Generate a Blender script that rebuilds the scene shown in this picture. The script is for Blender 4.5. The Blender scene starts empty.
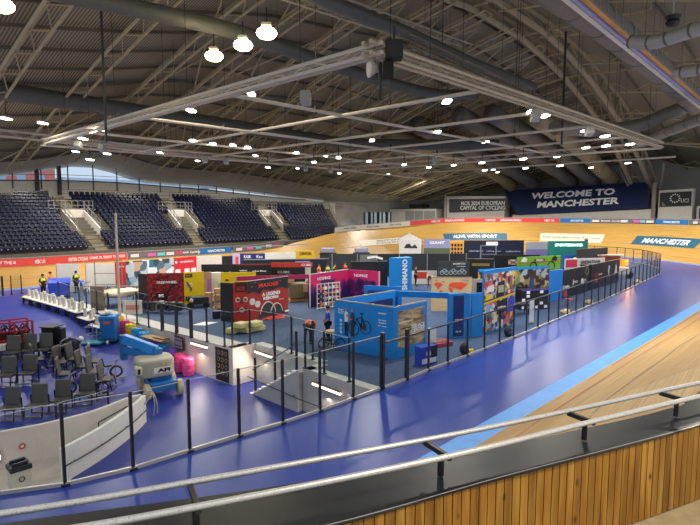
import bpy, math, random
from mathutils import Vector, Matrix
C = bpy.context.scene.collection
R = math.radians
random.seed(7)
# ---------------------------------------------------------------- camera, world, exposure
cam = bpy.data.objects.new('camera', bpy.data.cameras.new('camera')); C.objects.link(cam)
cam.location = (0, 0, 6.5); cam.rotation_euler = (R(90-5.59), 0, R(44.1-90))
cam.data.sensor_width = 36; cam.data.lens = 526/700*36; cam.data.clip_end = 500
bpy.context.scene.camera = cam
W = bpy.data.worlds.new('world'); bpy.context.scene.world = W; W.use_nodes = True
W.node_tree.nodes['Background'].inputs[0].default_value = (.60, .68, .80, 1)
W.node_tree.nodes['Background'].inputs[1].default_value = .9
vs = bpy.context.scene.view_settings
vs.view_transform = 'Standard'; vs.look = 'None'; vs.gamma = 1; vs.use_curve_mapping = False; vs.exposure = .28
LAMP_W = 780.0

# ---------------------------------------------------------------- materials
def lin(h):
    if isinstance(h, str):
        c = [int(h[i:i+2], 16)/255 for i in (0, 2, 4)]
        return tuple(v/12.92 if v <= .04045 else ((v+.055)/1.055)**2.4 for v in c)+(1,)
    return tuple(h)+(1,)
_m = {}
def mat(col, rough=.55, metal=0, emit=0, name=None, spec=.5):
    k = (col, rough, metal, emit, spec)
    if k in _m: return _m[k]
    m = bpy.data.materials.new(name or 'paint_'+str(col)); m.use_nodes = True
    b = m.node_tree.nodes['Principled BSDF']; c = lin(col)
    b.inputs['Base Color'].default_value = c; b.inputs['Roughness'].default_value = rough
    b.inputs['Metallic'].default_value = metal; b.inputs['Specular IOR Level'].default_value = spec
    if emit:
        b.inputs['Emission Color'].default_value = c; b.inputs['Emission Strength'].default_value = emit
    else:   # faint procedural variation so no surface is perfectly flat
        nt = m.node_tree; n = nt.nodes.new('ShaderNodeTexNoise'); n.inputs['Scale'].default_value = 3
        h = nt.nodes.new('ShaderNodeHueSaturation'); h.inputs['Color'].default_value = c
        r = nt.nodes.new('ShaderNodeMapRange'); r.inputs[3].default_value = .9; r.inputs[4].default_value = 1.1
        t = nt.nodes.new('ShaderNodeTexCoord')
        nt.links.new(t.outputs['Object'], n.inputs['Vector']); nt.links.new(n.outputs[0], r.inputs[0])
        nt.links.new(r.outputs[0], h.inputs['Value']); nt.links.new(h.outputs[0], b.inputs['Base Color'])
    _m[k] = m; return m
class NT:
    def __init__(s, name, rough=.5, spec=.5):
        s.m = bpy.data.materials.new(name); s.m.use_nodes = True; s.t = s.m.node_tree
        s.b = s.t.nodes['Principled BSDF']; s.b.inputs['Roughness'].default_value = rough
        s.b.inputs['Specular IOR Level'].default_value = spec
    def n(s, ty, **kw):
        x = s.t.nodes.new(ty)
        for k, v in kw.items():
            if k in x.inputs.keys(): x.inputs[k].default_value = v
            else: setattr(x, k, v)
        return x
    def l(s, a, b): s.t.links.new(a, b)
    def ramp(s, src, stops, const=False):
        r = s.n('ShaderNodeValToRGB'); e = r.color_ramp.elements
        if const: r.color_ramp.interpolation = 'CONSTANT'
        e[0].position, e[0].color = stops[0][0], lin(stops[0][1]); e[1].position, e[1].color = stops[1][0], lin(stops[1][1])
        for p, c in stops[2:]:
            q = e.new(p); q.color = lin(c)
        s.l(src, r.inputs[0]); return r.outputs[0]
    def coord(s, sc=(1, 1, 1), which='Object', rot=(0, 0, 0)):
        t = s.n('ShaderNodeTexCoord'); m = s.n('ShaderNodeMapping')
        m.inputs['Scale'].default_value = sc; m.inputs['Rotation'].default_value = rot
        s.l(t.outputs[which], m.inputs[0]); return m.outputs[0]
def noisy(name, a, b, scale, rough=.5, sc=(1, 1, 1), spec=.5, r2=None, detail=4):
    k = NT(name, rough, spec); n = k.n('ShaderNodeTexNoise', Scale=scale, Detail=detail); k.l(k.coord(sc), n.inputs['Vector'])
    k.l(k.ramp(n.outputs[0], [(.35, a), (.65, b)]), k.b.inputs['Base Color'])
    if r2:
        q = k.n('ShaderNodeMapRange'); q.inputs[1].default_value = .3; q.inputs[2].default_value = .7
        q.inputs[3].default_value = rough; q.inputs[4].default_value = r2; k.l(n.outputs[0], q.inputs[0]); k.l(q.outputs[0], k.b.inputs['Roughness'])
    return k.m
def collage(name, cols, scale, sc=(1, 1, 1)):
    k = NT(name, .4); v = k.n('ShaderNodeTexVoronoi', Scale=scale, distance='CHEBYCHEV'); k.l(k.coord(sc), v.inputs['Vector'])
    sx = k.n('ShaderNodeSeparateColor'); k.l(v.outputs['Color'], sx.inputs[0])
    n = len(cols); k.l(k.ramp(sx.outputs[0], [(i/n, c) for i, c in enumerate(cols)], True), k.b.inputs['Base Color']); return k.m
def glass(name='clear_glass', tint=(.86, .9, .9), refl=.10, rough=.02):
    m = bpy.data.materials.new(name); m.use_nodes = True; t = m.node_tree; t.nodes.remove(t.nodes['Principled BSDF'])
    o = t.nodes['Material Output']; a = t.nodes.new('ShaderNodeBsdfTransparent'); a.inputs[0].default_value = tint+(1,)
    g = t.nodes.new('ShaderNodeBsdfGlossy'); g.inputs['Roughness'].default_value = rough
    x = t.nodes.new('ShaderNodeMixShader'); q2 = t.nodes.new('ShaderNodeMath'); q2.operation = 'MULTIPLY'; q2.inputs[1].default_value = .55; f = t.nodes.new('ShaderNodeLayerWeight'); f.inputs[0].default_value = .12
    p = t.nodes.new('ShaderNodeMath'); p.operation = 'ADD'; p.inputs[1].default_value = refl-.06; p.use_clamp = True; t.links.new(f.outputs[0], p.inputs[0])
    t.links.new(p.outputs[0], q2.inputs[0]); t.links.new(q2.outputs[0], x.inputs[0]); t.links.new(a.outputs[0], x.inputs[1]); t.links.new(g.outputs[0], x.inputs[2])
    t.links.new(x.outputs[0], o.inputs[0]); return m
GLASS = glass(); GLASS2 = glass('window_glass', (.9, .95, 1), .06)
DARK = mat('23262b', .45); STEEL = mat('8c8a84', .35, .7); GALV = mat('a9a69c', .4, .5); WHITE = mat('e6e3dc', .6); BLACK = mat('0e0f12', .5)
CREAM = mat('d6cfc2', .7); RIGM = mat('d0c4b0', .5, .1); ROOFST = mat('b3a482', .6, .1); DKST = mat('6a5f52', .6, .1)
RED = mat('b01a22', .5); YEL = mat('e6c400', .5); SHBLUE = mat('0a86d8', .45); NAVY = mat('14224e', .5); GREY = mat('6e6c68', .6)
LENS = mat('fff8e8', .5, 0, 14); LENSW = mat('ffe9a8', .5, 0, 22)
TXT = mat('f2f2f2', .5); SKIN = mat('b98468', .6)

# ---------------------------------------------------------------- mesh builder
class MB:
    def __init__(s): s.v = []; s.f = []
    def add(s, vs, fs):
        n = len(s.v); s.v += [Vector(v) for v in vs]; s.f += [tuple(n+i for i in f) for f in fs]; return s
    def quad(s, a, b, c, d): return s.add([a, b, c, d], [(0, 1, 2, 3)])
    def box(s, c, d, rz=0, rx=0, ry=0):
        M = Matrix.Rotation(rz, 3, 'Z') @ Matrix.Rotation(ry, 3, 'Y') @ Matrix.Rotation(rx, 3, 'X')
        vs = [Vector(c)+M@Vector((x*d[0]/2, y*d[1]/2, z*d[2]/2)) for x in (-1, 1) for y in (-1, 1) for z in (-1, 1)]
        return s.add(vs, [(0, 1, 3, 2), (4, 6, 7, 5), (0, 4, 5, 1), (2, 3, 7, 6), (0, 2, 6, 4), (1, 5, 7, 3)])
    def frm(s, p, q):
        d = (Vector(q)-Vector(p)).normalized(); u = Vector((0, 0, 1)) if abs(d.z) < .95 else Vector((1, 0, 0))
        a = d.cross(u).normalized(); return a, a.cross(d).normalized()
    def bar(s, p, q, w, h=None):
        h = h or w; a, b = s.frm(p, q); p = Vector(p); q = Vector(q)
        vs = [e+a*x*w/2+b*y*h/2 for e in (p, q) for x, y in ((-1, -1), (1, -1), (1, 1), (-1, 1))]
        return s.add(vs, [(3, 2, 1, 0), (4, 5, 6, 7)]+[(i, (i+1) % 4, 4+(i+1) % 4, 4+i) for i in range(4)])
    def tube(s, pts, r, n=8, rs=None):
        pts = [Vector(p) for p in pts]; L = len(pts); vs = []; fs = []
        for i, p in enumerate(pts):
            a, b = s.frm(pts[max(0, i-1)], pts[min(L-1, i+1)]); rr = rs[i] if rs else r
            vs += [p+(a*math.cos(t*2*math.pi/n)+b*math.sin(t*2*math.pi/n))*rr for t in range(n)]
        for i in range(L-1):
            fs += [(i*n+k, i*n+(k+1) % n, (i+1)*n+(k+1) % n, (i+1)*n+k) for k in range(n)]
        fs += [tuple(range(n))[::-1], tuple((L-1)*n+k for k in range(n))]
        return s.add(vs, fs)
    def lathe(s, prof, c=(0, 0, 0), n=16):
        vs = []; fs = []; L = len(prof)
        for r, z in prof: vs += [(c[0]+r*math.cos(k*2*math.pi/n), c[1]+r*math.sin(k*2*math.pi/n), c[2]+z) for k in range(n)]
        for i in range(L-1): fs += [(i*n+k, i*n+(k+1) % n, (i+1)*n+(k+1) % n, (i+1)*n+k) for k in range(n)]
        fs += [tuple(range(n))[::-1], tuple((L-1)*n+k for k in range(n))]
        return s.add(vs, fs)
    def prism(s, poly, z0, z1):
        n = len(poly); return s.add([(x, y, z0) for x, y in poly]+[(x, y, z1) for x, y in poly],
            [tuple(range(n))[::-1], tuple(range(n, 2*n))]+[(i, (i+1) % n, n+(i+1) % n, n+i) for i in range(n)])
    def ring(s, c, u, v, r, t, n=20):
        c, u, v = Vector(c), Vector(u), Vector(v); w = u.cross(v).normalized(); pts = [c+(u*math.cos(k*2*math.pi/n)+v*math.sin(k*2*math.pi/n))*r for k in range(n)]
        vs = []; fs = []
        for k, p in enumerate(pts):
            o = (p-c).normalized(); vs += [p+o*t, p+w*t, p-o*t, p-w*t]
        for k in range(n):
            j = (k+1) % n; fs += [(k*4+i, j*4+i, j*4+(i+1) % 4, k*4+(i+1) % 4) for i in range(4)]
        return s.add(vs, fs)
    def blob(s, c, r, n=10, m=6, seed=None, jit=0):
        rnd = random.Random(seed); vs = []; fs = []
        for i in range(m+1):
            t = math.pi*i/m
            for k in range(n):
                a = 2*math.pi*k/n; j = 1+jit*(rnd.random()-.5)
                vs.append((c[0]+r[0]*math.sin(t)*math.cos(a)*j, c[1]+r[1]*math.sin(t)*math.sin(a)*j, c[2]+r[2]*math.cos(t)*j))
        for i in range(m): fs += [(i*n+k, (i+1)*n+k, (i+1)*n+(k+1) % n, i*n+(k+1) % n) for k in range(n)]
        return s.add(vs, fs)
    def build(s, name, m, parent=None, smooth=False, bevel=0, kind=None):
        off = Vector((0, 0, 0)); p = parent
        while p is not None: off += p.location; p = p.parent
        if parent is not None and parent.get('_local'): off = Vector((0, 0, 0))
        me = bpy.data.meshes.new(name); me.from_pydata([tuple(v-off) for v in s.v], [], s.f); me.materials.append(m); me.update()
        if smooth: me.polygons.foreach_set('use_smooth', [True]*len(me.polygons))
        o = bpy.data.objects.new(name, me); C.objects.link(o)
        if parent is not None:
            o.parent = parent
            if parent.get('_local'): o['_local'] = 1
        if bevel:
            b = o.modifiers.new('bevel', 'BEVEL'); b.width = bevel; b.segments = 2; b.limit_method = 'ANGLE'
        if kind: o['kind'] = kind
        return o
def tag(o, label, cat, group=None, kind=None):
    o['label'] = label; o['category'] = cat
    if group: o['group'] = group
    if kind: o['kind'] = kind
    return o
def T(name, label, cat, loc=(0, 0, 0), group=None, local=False):
    o = bpy.data.objects.new(name, None); C.objects.link(o); o.location = loc; o.empty_display_size = .2
    if local: o['_local'] = 1
    return tag(o, label, cat, group)
def finish(o, loc, rz=0):
    o.location = loc; o.rotation_euler = (0, 0, rz); return o
def dup(root, loc, rz=0, label=None, group=None):
    def cp(o, par):
        c = o.copy(); C.objects.link(c)
        if par is not None: c.parent = par
        for ch in list(o.children): cp(ch, c)
        return c
    r = cp(root, None); r.location = loc; r.rotation_euler = (0, 0, rz)
    if label: r['label'] = label
    if group: r['group'] = group
    return r
def text(name, s, m, parent, o, u, v, w, h, ext=.012, bold=.0):
    """lettering as a mesh: centred on o, run along u, up along v, fitted into w x h"""
    cu = bpy.data.curves.new('f', 'FONT'); cu.body = s; cu.align_x = 'CENTER'; cu.extrude = .01; cu.offset = bold; cu.resolution_u = 2; cu.space_line = .85
    t = bpy.data.objects.new('f', cu); C.objects.link(t)
    me = bpy.data.meshes.new_from_object(t.evaluated_get(bpy.context.evaluated_depsgraph_get()))
    bpy.data.objects.remove(t)
    xs = [q.co.x for q in me.vertices]; ys = [q.co.y for q in me.vertices]
    x0, x1, y0, y1 = min(xs), max(xs), min(ys), max(ys); o, u, v = Vector(o), Vector(u).normalized(), Vector(v).normalized(); n = u.cross(v)
    off = Vector((0, 0, 0)); p = parent
    while p is not None: off += p.location; p = p.parent
    if parent is not None and parent.get('_local'): off = Vector((0, 0, 0))
    for q in me.vertices:
        a, b = (q.co.x-(x0+x1)/2)/(x1-x0)*w, (q.co.y-(y0+y1)/2)/(y1-y0)*h
        q.co = o+u*a+v*b+n*(ext if q.co.z > 0 else 0)-off
    me.materials.clear(); me.materials.append(m)
    b = bpy.data.objects.new(name, me); C.objects.link(b); b.parent = parent; return b

# ================================================================ STRUCTURE
ZB = lambda Y: max(-1.8, min(0, -.18*(34.5-Y)))          # the sunken warm-up floor ramps up to the far end
def EDGE(y): return 13.9 if y < 16.2 else 14.95 if y < 21 else 13.67-(y-21)*.078
def BL(y):
    pts = [(12.3, 5.0), (16.9, 5.0), (17.4, 5.45), (18, 6.55), (19.34, 8.25), (19.9, 8.75)]
    if y > 20.0: return -8
    for (a, b), (c, d) in zip(pts, pts[1:]):
        if a <= y <= c: return b+(d-b)*(y-a)/(c-a)
    return 8.75
CL, CR, CY = (10.5, 29), (59.5, 29), 29
def apron_mat(name, a, b, rough):
    k = NT(name, rough, .32); co = k.coord(); n = k.n('ShaderNodeTexNoise', Scale=.35, Detail=1.5); k.l(co, n.inputs['Vector'])
    k.l(k.ramp(n.outputs[0], [(.3, a), (.7, b)]), k.b.inputs['Base Color'])
    n2 = k.n('ShaderNodeTexNoise', Scale=1.2, Detail=3); k.l(co, n2.inputs['Vector']); q = k.n('ShaderNodeMapRange'); q.inputs[3].default_value = rough; q.inputs[4].default_value = rough+.02
    k.l(n2.outputs[0], q.inputs[0]); k.l(q.outputs[0], k.b.inputs['Roughness']); return k.m
APRON = apron_mat('blue_resin_floor', '253f98', '28439e', .29)
SUNK = apron_mat('blue_lower_floor', '2c3a8e', '343f96', .4)
CARPET = noisy('slate_blue_carpet', '2e4466', '3a5276', 6, .85)
STRIP = noisy('azure_paint', '2f8fe6', '3d9bee', 2, .45)
def wood_mat():
    k = NT('track_planks', .42, .4); uv = k.n('ShaderNodeUVMap'); mp = k.n('ShaderNodeMapping'); mp.inputs['Scale'].default_value = (.25, 22, 1)
    k.l(uv.outputs[0], mp.inputs[0]); n = k.n('ShaderNodeTexNoise', Scale=1, Detail=2); k.l(mp.outputs[0], n.inputs['Vector'])
    m2 = k.n('ShaderNodeMapping'); m2.inputs['Scale'].default_value = (.05, .6, 1); k.l(uv.outputs[0], m2.inputs[0]); n2 = k.n('ShaderNodeTexNoise', Scale=1, Detail=2); k.l(m2.outputs[0], n2.inputs['Vector'])
    a = k.ramp(n.outputs[0], [(.3, 'a5833f'), (.5, 'c2a05a'), (.7, 'd4b874')]); b = k.ramp(n2.outputs[0], [(.3, 'd8bc84'), (.7, 'eedcb4')])
    x = k.n('ShaderNodeMix', data_type='RGBA', blend_type='MULTIPLY'); x.inputs[0].default_value = .55; k.l(a, x.inputs[6]); k.l(b, x.inputs[7])
    k.l(x.outputs[2], k.b.inputs['Base Color']); return k.m
WOOD = wood_mat()
# stations round the inner edge, anticlockwise: (inner centre, outer centre, angle, arc position)
ST = []
def stad():
    s = 0
    for a in range(-90, 91, 5): ST.append((CR, CR, a)); 
    for i in range(1, 16): t = i/16; ST.append(((59.5-49*t, 29), (59.5-43.5*t, 29), 90))
    for a in range(90, 271, 5): ST.append((CL, (16, 29), a))
    for i in range(1, 16): t = i/16; ST.append(((10.5+49*t, 29), (16+43.5*t, 29), 270))
stad()
def rimz(i):
    ci, co, a = ST[i % len(ST)]
    def sm(t): t = max(0, min(1, t)); return t*t*(3-2*t)
    if ci == CR: return 1.5+3.1*sm((a+95)/60) if a < 0 else 4.6-1.0*sm((a-45)/45)
    if a == 90: return 1.35+2.25*sm((ci[0]-36)/23.5)
    if ci == CL:
        return 1.35+3.0*sm((a-95)/45) if a < 200 else 4.35-1.5*sm((a-200)/45)
    return 1.5+1.35*sm((36-ci[0])/20)
def XR(i):
    ci, co, a = ST[i % len(ST)]
    return .62 if ci == CL and a > 225 else .3 if a == 270 and ci[0] < 20 else 0
def PW(i):
    ci, co, a = ST[i % len(ST)]
    return 1.3 if ci == CL and a > 225 else 1.12
def ringpt(i, r, z, rel=None):
    ci, co, a = ST[i % len(ST)]; c = ci if rel is None else (ci[0]+(co[0]-ci[0])*rel, 29)
    return (c[0]+r*math.cos(R(a)), c[1]+r*math.sin(R(a)), z)
def track(t0, t1, dz=0):
    """a band of the banking from fraction t0 to t1 of its width"""
    b = MB(); n = len(ST); uvs = []; s = 0; prev = None
    for i in range(n+1):
        pts = []
        for t in (t0, t1):
            p = ringpt(i, 21.72, 0); q = ringpt(i, 27.0+XR(i), rimz(i), 1)
            pts.append((p[0]+(q[0]-p[0])*t, p[1]+(q[1]-p[1])*t, (q[2])*(t**PW(i))+dz))
        b.v += [Vector(x) for x in pts]
        if prev: s += (Vector(pts[0])-prev).length
        prev = Vector(pts[0]); uvs += [(s, t0*7), (s, t1*7)]
        if i: k = 2*i; b.f.append((k-2, k-1, k+1, k))
    return b, uvs
def structure(o, parent=None): o['kind'] = 'structure'; return o
b = MB(); uv = []
for j in range(6):
    q, u = track(j/6, (j+1)/6); n = len(b.v); b.v += q.v; b.f += [tuple(n+i for i in f) for f in q.f]; uv += u
o = structure(b.build('trim_1', WOOD)); o['label'] = 'pale pine banked cycling track running round the whole infield'
ul = o.data.uv_layers.new(name='UVMap')
for lp in o.data.loops: ul.data[lp.index].uv = uv[lp.vertex_index]
o.name = 'banked_track'
for t, w, c in ((.035, .010, '7a3a22'), (.15, .008, 'a8402c'), (.42, .006, '3c4258')):
    q, u = track(t, t+w, .012); k = structure(q.build('track_line', mat(c, .5))); k['label'] = {'7a3a22': 'brown-red line painted lowest on the banking', 'a8402c': 'red line painted on the lower banking', '3c4258': 'dark line painted along the middle of the banking'}[c]
b = MB(); n = len(ST)
for i in range(n):
    b.quad(ringpt(i, 21.05, .012), ringpt(i, 21.75, .012), ringpt(i+1, 21.75, .012), ringpt(i+1, 21.05, .012))
o = structure(b.build('track_apron_strip', STRIP)); o['label'] = 'bright azure painted strip along the foot of the track'
# floors
FENCE = [(15, 12.2), (21, 12.3), (27, 12.5), (40, 13.1), (52, 13.9), (60, 14.4), (66.5, 15.9), (71.5, 18.8), (74.5, 23), (75.3, 29), (73.5, 36), (69, 41.5), (60, 45.5), (48, 46.5), (30, 46.5), (13, 46.5)]
def lx(y): return 10.5-math.sqrt(max(0, 21.07**2-(29-y)**2))
def rx(y): return 59.5+math.sqrt(max(0, 21.07**2-(29-y)**2))
ys = sorted(set([7.94]+[8.1+i*.31 for i in range(13)]+[12.3+i*(16.2-12.3)/4 for i in range(5)]+[16.2, 16.201, 18, 20.999, 21, 21.001]+[21+i*1.7 for i in range(1, 16)]+[46.5, 46.501]+[46.6+i*.34 for i in range(11)]+[50.06]))
b = MB()
for y0, y1 in zip(ys, ys[1:]):
    m = (y0+y1)/2
    L = (lambda y: EDGE(m) if m < 21 else EDGE(max(y, 21.0001))) if 12.3 < m < 46.5 else lx
    b.quad((L(y0), y0, 0), (rx(y0), y0, 0), (rx(y1), y1, 0), (L(y1), y1, 0))
NY = [(-3, 17), (0, 15), (2.67, 13.8), (3.85, 13.15), (5.31, 12.76), (6.81, 12.64), (8.29, 12.48), (9.75, 12.31), (11.2, 12.3), (14, 12.3)]
for (xa, ya), (xb, yb) in zip(NY, NY[1:]): b.quad((xa, 12.3, 0), (xb, 12.3, 0), (xb, yb, 0), (xa, ya, 0))
b.quad((-6, 8, -.01), (1, 8, -.01), (1, 17, -.01), (-6, 17, -.01))
o = structure(b.build('floor', APRON)); o['label'] = 'glossy violet-blue resin floor round the infield'
b = MB(); poly = FENCE[:]; poly[0] = (14.0, 12.35); poly = [(x, y+.1) if y < 14 else (x, y) for x, y in poly]
poly[-1:] = [(11.9, 46.4), (12.0, 42.5), (12.9, 31), (13.75, 21.05), (15.0, 21.0), (15.0, 16.25), (13.95, 16.2)]
n = len(poly); b.add([(x, y, .012) for x, y in poly], [tuple(range(n))])
o = structure(b.build('floor', CARPET)); o['label'] = 'slate-blue carpet under the exhibition stands'
b = MB()   # pale edge of the deck beside the sunken area
edge = [(13.92, 12.4), (13.92, 16.2), (14.95, 16.25), (14.95, 21), (13.67, 21.01), (12.85, 31.5), (12.0, 42.5), (11.9, 46)]
for (p, q) in zip(edge, edge[1:]):
    d = Vector((q[0]-p[0], q[1]-p[1], 0)); n_ = Vector((d.y, -d.x, 0)).normalized()*(1.0 if q[1] > 21.2 else .45)
    b.add([(p[0], p[1], .02), (p[0]+n_.x, p[1]+n_.y, .02), (q[0]+n_.x, q[1]+n_.y, .02), (q[0], q[1], .02)], [(0, 1, 2, 3)])
o = structure(b.build('trim_1', mat('b9b8b4', .6))); o['label'] = 'pale stone coping along the sunken area'
b = MB(); yy = sorted([12.25, 14, 16.2, 16.2001, 21, 21.0001, 16.9, 17.4, 18, 18.7, 19.34, 19.9, 20.0, 20.001, 24.5, 27, 30, 34.5, 42, 46.5])
for y0, y1 in zip(yy, yy[1:]):
    m = (y0+y1)/2; Lb = (lambda y: -8) if m > 20.0 else BL
    Rb = lambda y: (EDGE(m) if m < 21 else EDGE(max(21.0001, y)))+.02
    b.quad((Lb(y0), y0, ZB(y0)), (Rb(y0), y0, ZB(y0)), (Rb(y1), y1, ZB(y1)), (Lb(y1), y1, ZB(y1)))
o = structure(b.build('floor', SUNK)); o['label'] = 'blue floor of the sunken warm-up area ramping up to the far end'
b = MB(); b.add([(-8, 12.3, -1.95), (5.2, 12.3, -1.95), (5.2, 17, -1.95), (8.8, 19.9, -1.95), (8.5, 20.2, -1.95), (-8, 20.4, -1.95)], [(0, 1, 2, 3, 4, 5)])
o = structure(b.build('floor', mat('c9bfae', .6))); o['label'] = 'beige floor inside the white curved ramp walls'
# retaining walls of the sunken area
b = MB(); b.quad((13.9, 12.4, -1.9), (13.9, 16.2, -1.9), (13.9, 16.2, .02), (13.9, 12.4, .02)); structure(b.build('wall_stair_well', mat('b8b2ac', .8)))['label'] = 'grey wall of the stair well under the pale coping'
b = MB(); WALLW = noisy('white_wall_panels', 'cfc6bb', 'dcd4ca', 1.2, .6)
for (p, q) in zip(edge, edge[1:]):
    b.quad((p[0], p[1], -1.9), (q[0], q[1], -1.9), (q[0], q[1], .02), (p[0], p[1], .02))
o = structure(b.build('wall_sunken', WALLW)); o['label'] = 'off-white retaining wall between sunken area and exhibition deck'
b = MB(); b.quad((-8, 12.3, -2.5), (13.9, 12.3, -2.5), (13.9, 12.3, 0), (-8, 12.3, 0)); structure(b.build('wall_near_sunken', WALLW))
def curvedwall(name, pts, zt, zb, th, m, label):
    b = MB(); P = [Vector((x, y, 0)) for x, y in pts]; N = []
    for i in range(len(P)):
        d = (P[min(i+1, len(P)-1)]-P[max(i-1, 0)]).normalized(); N.append(Vector((d.y, -d.x, 0)))
    for i in range(len(P)-1):
        a, c, na, nc = P[i], P[i+1], N[i]*th, N[i+1]*th; Z = lambda v, z: (v.x, v.y, z)
        b.quad(Z(a+na, zb), Z(c+nc, zb), Z(c+nc, zt), Z(a+na, zt)); b.quad(Z(a, zb), Z(a, zt), Z(c, zt), Z(c, zb)); b.quad(Z(a, zt), Z(a+na, zt), Z(c+nc, zt), Z(c, zt))
    for e, ne in ((P[0], N[0]*th), (P[-1], N[-1]*th)): b.quad((e.x, e.y, zb), (e.x, e.y, zt), (e.x+ne.x, e.y+ne.y, zt), (e.x+ne.x, e.y+ne.y, zb))
    o = b.build(name, m); structure(o); o['label'] = label; return o
def cr(pts, n=5):   # smooth curve through points
    out = []; P = [Vector(p) for p in pts]
    for i in range(len(P)-1):
        p0, p1, p2, p3 = P[max(i-1, 0)], P[i], P[i+1], P[min(i+2, len(P)-1)]
        for k in range(n):
            t = k/n; out.append(.5*((2*p1)+(p2-p0)*t+(2*p0-5*p1+4*p2-p3)*t*t+(3*p1-p0-3*p2+p3)*t**3))
    return out+[P[-1]]
near = [tuple(p)[:2] for p in cr([(4.9, 17.15, 0), (5.6, 17.5, 0), (6.5, 18.02, 0), (7.5, 18.75, 0), (8.2, 19.34, 0), (8.75, 19.9, 0)])]
curvedwall('wall_ramp_near', near, -.72, -2.5, .14, mat('ebe6dc', .6), 'curved white ramp wall with a grey handrail')
far = [tuple(p)[:2] for p in cr([(8.75, 19.95, 0), (8.2, 19.92, 0), (6.8, 19.5, 0), (5.35, 19.5, 0), (4.2, 19.75, 0), (1, 20.6, 0)])]
curvedwall('wall_ramp_far', far, -.72, -2.5, .14, mat('ddd2c8', .6), 'long white inner wall of the ramp with a small red sign')
b = MB(); b.tube([(p[0]+.10, p[1]-.22, -1.25) for p in near], .022, 6)
for p in near[3::6]: b.bar((p[0]+.10, p[1]-.22, -1.25), (p[0], p[1]-.02, -1.3), .02)
tag(b.build('handrail', DARK), 'dark handrail fixed along the outer face of curved white wall', 'handrail')
b = MB(); b.tube(cr([(8.3, 19.5, -1.25), (8.95, 19.75, -.9), (9.15, 19.9, -.75), (9.2, 19.8, -1.1), (9.1, 19.7, -1.6)]), .025, 6); b.tube(cr([(8.9, 20.15, -.8), (9.25, 20.1, -.75), (9.35, 19.9, -1.2), (9.3, 19.8, -1.6)]), .025, 6)
tag(b.build('handrail', GALV), 'steel looped handrail at the tip of the curved white wall', 'handrail')
b = MB(); b.bar((6.9, 19.42, -1.15), (8.1, 19.72, -.95), .03); b.bar((6.9, 19.42, -1.15), (6.9, 19.42, -1.7), .03)
tag(b.build('handrail', DARK), 'short dark handrail inside the white ramp walls', 'handrail')
o = MB().lathe([(.11, 0), (.11, .01)], n=20); 
t = T('wall_sign', 'small round red and white sign on the inner ramp wall', 'sign', (4.5, 19.5, -1.3))
MB().ring((4.5, 19.56, -1.3), (1, 0, 0), (0, 0, 1), .08, .022).build('red_ring', mat('d02525'), t); MB().box((4.5, 19.57, -1.3), (.1, .01, .05)).build('white_bar', TXT, t)
t = T('wall_light', 'small glowing oval wall lamp near the litter bin', 'light', (3.82, 19.7, -1.5))
MB().blob((3.82, 19.68, -1.5), (.07, .03, .16)).build('lens', mat('fff1dd', .5, 0, 5), t); MB().box((3.82, 19.73, -1.5), (.2, .03, .4)).build('backplate', GREY, t)
t = T('litter_bin', 'cream litter bin with black lid behind the glass at lower left', 'bin', (3.66, 16.9, -1.95))
MB().prism([(3.69, 17.45), (4.21, 17.45), (4.21, 17.95), (3.69, 17.95)], -1.95, -1.2).build('body', CREAM, t, bevel=.02)
b = MB(); b.box((3.95, 17.7, -1.13), (.58, .56, .15)); b.box((3.95, 17.55, -1.02), (.42, .1, .12)); b.box((3.95, 17.85, -1.02), (.42, .1, .12)); b.build('lid', DARK, t, bevel=.02)
MB().ring((3.95, 17.43, -1.45), (1, 0, 0), (0, 0, 1), .07, .015).build('recycling_mark', DARK, t)
# ---------------------------------------------------------------- roof
def lerp(P, x):
    if x <= P[0][0]: return P[0][1]
    for (a, b), (c, d) in zip(P, P[1:]):
        if x <= c: return b+(d-b)*(x-a)/(c-a)
    return P[-1][1]
EAVE = [(5, 10.2), (11, 10.4), (16.9, 10.9), (21.5, 11.75), (24.5, 12.6), (27, 12.85), (30, 12.4), (32.4, 11.5), (36, 10.85), (44, 10.6), (47.6, 10.4), (57, 9.65), (62.5, 9.1), (72.7, 8.5), (110, 8.0)]
RIDGE = [(-5, 17), (0, 18.5), (8, 20.2), (17, 22), (30, 25), (45, 27), (56, 26.6), (67, 25.2), (83, 21.5), (95, 18.2), (106, 15.6)]
NEAR = [(-5, 13), (17, 16), (45, 19), (67, 18), (83, 15), (95, 12.4), (106, 9.6)]
def roofz(X, Y):
    if Y >= 26:
        t = (Y-26)/50; return lerp(EAVE, X)+(lerp(RIDGE, X)-lerp(EAVE, X))*(1-t**1.25)
    t = (26-Y)/32; e = lerp(NEAR, X); p = 1.3 if X < 80 else 1.3-.7*(X-80)/26
    return e+(lerp(RIDGE, X)-e)*(1-min(1, t)**p)
def deck_mat():
    k = NT('profiled_roof_deck', .7, .2); co = k.coord(); w = k.n('ShaderNodeTexWave', Scale=1.3); w.bands_direction = 'X'; k.l(co, w.inputs['Vector'])
    k.l(k.ramp(w.outputs[0], [(.3, '6c6350'), (.6, 'a89c82')]), k.b.inputs['Base Color']); return k.m
DECK = deck_mat(); xs = [2+i*2.6 for i in range(41)]; b = MB(); b2 = MB()
ysr = [-10+i*3 for i in range(27)]+[73.5, 76]
for i, X in enumerate(xs[:-1]):
    for y0, y1 in zip(ysr, ysr[1:]):
        b.quad(*[(x, y, roofz(x, y)) for x, y in ((X, y0), (X, y1), (xs[i+1], y1), (xs[i+1], y0))])
    for y0, y1 in ((70.5, 73.5), (73.5, 77)):
        yy = lambda y: min(y, 76)
        b2.quad(*[(x, y, roofz(x, yy(y))-(.25)) for x, y in ((X, y0), (X, y1), (xs[i+1], y1), (xs[i+1], y0))])
o = structure(b.build('ceiling', DECK)); o['label'] = 'high curved roof of ribbed metal deck'
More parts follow.
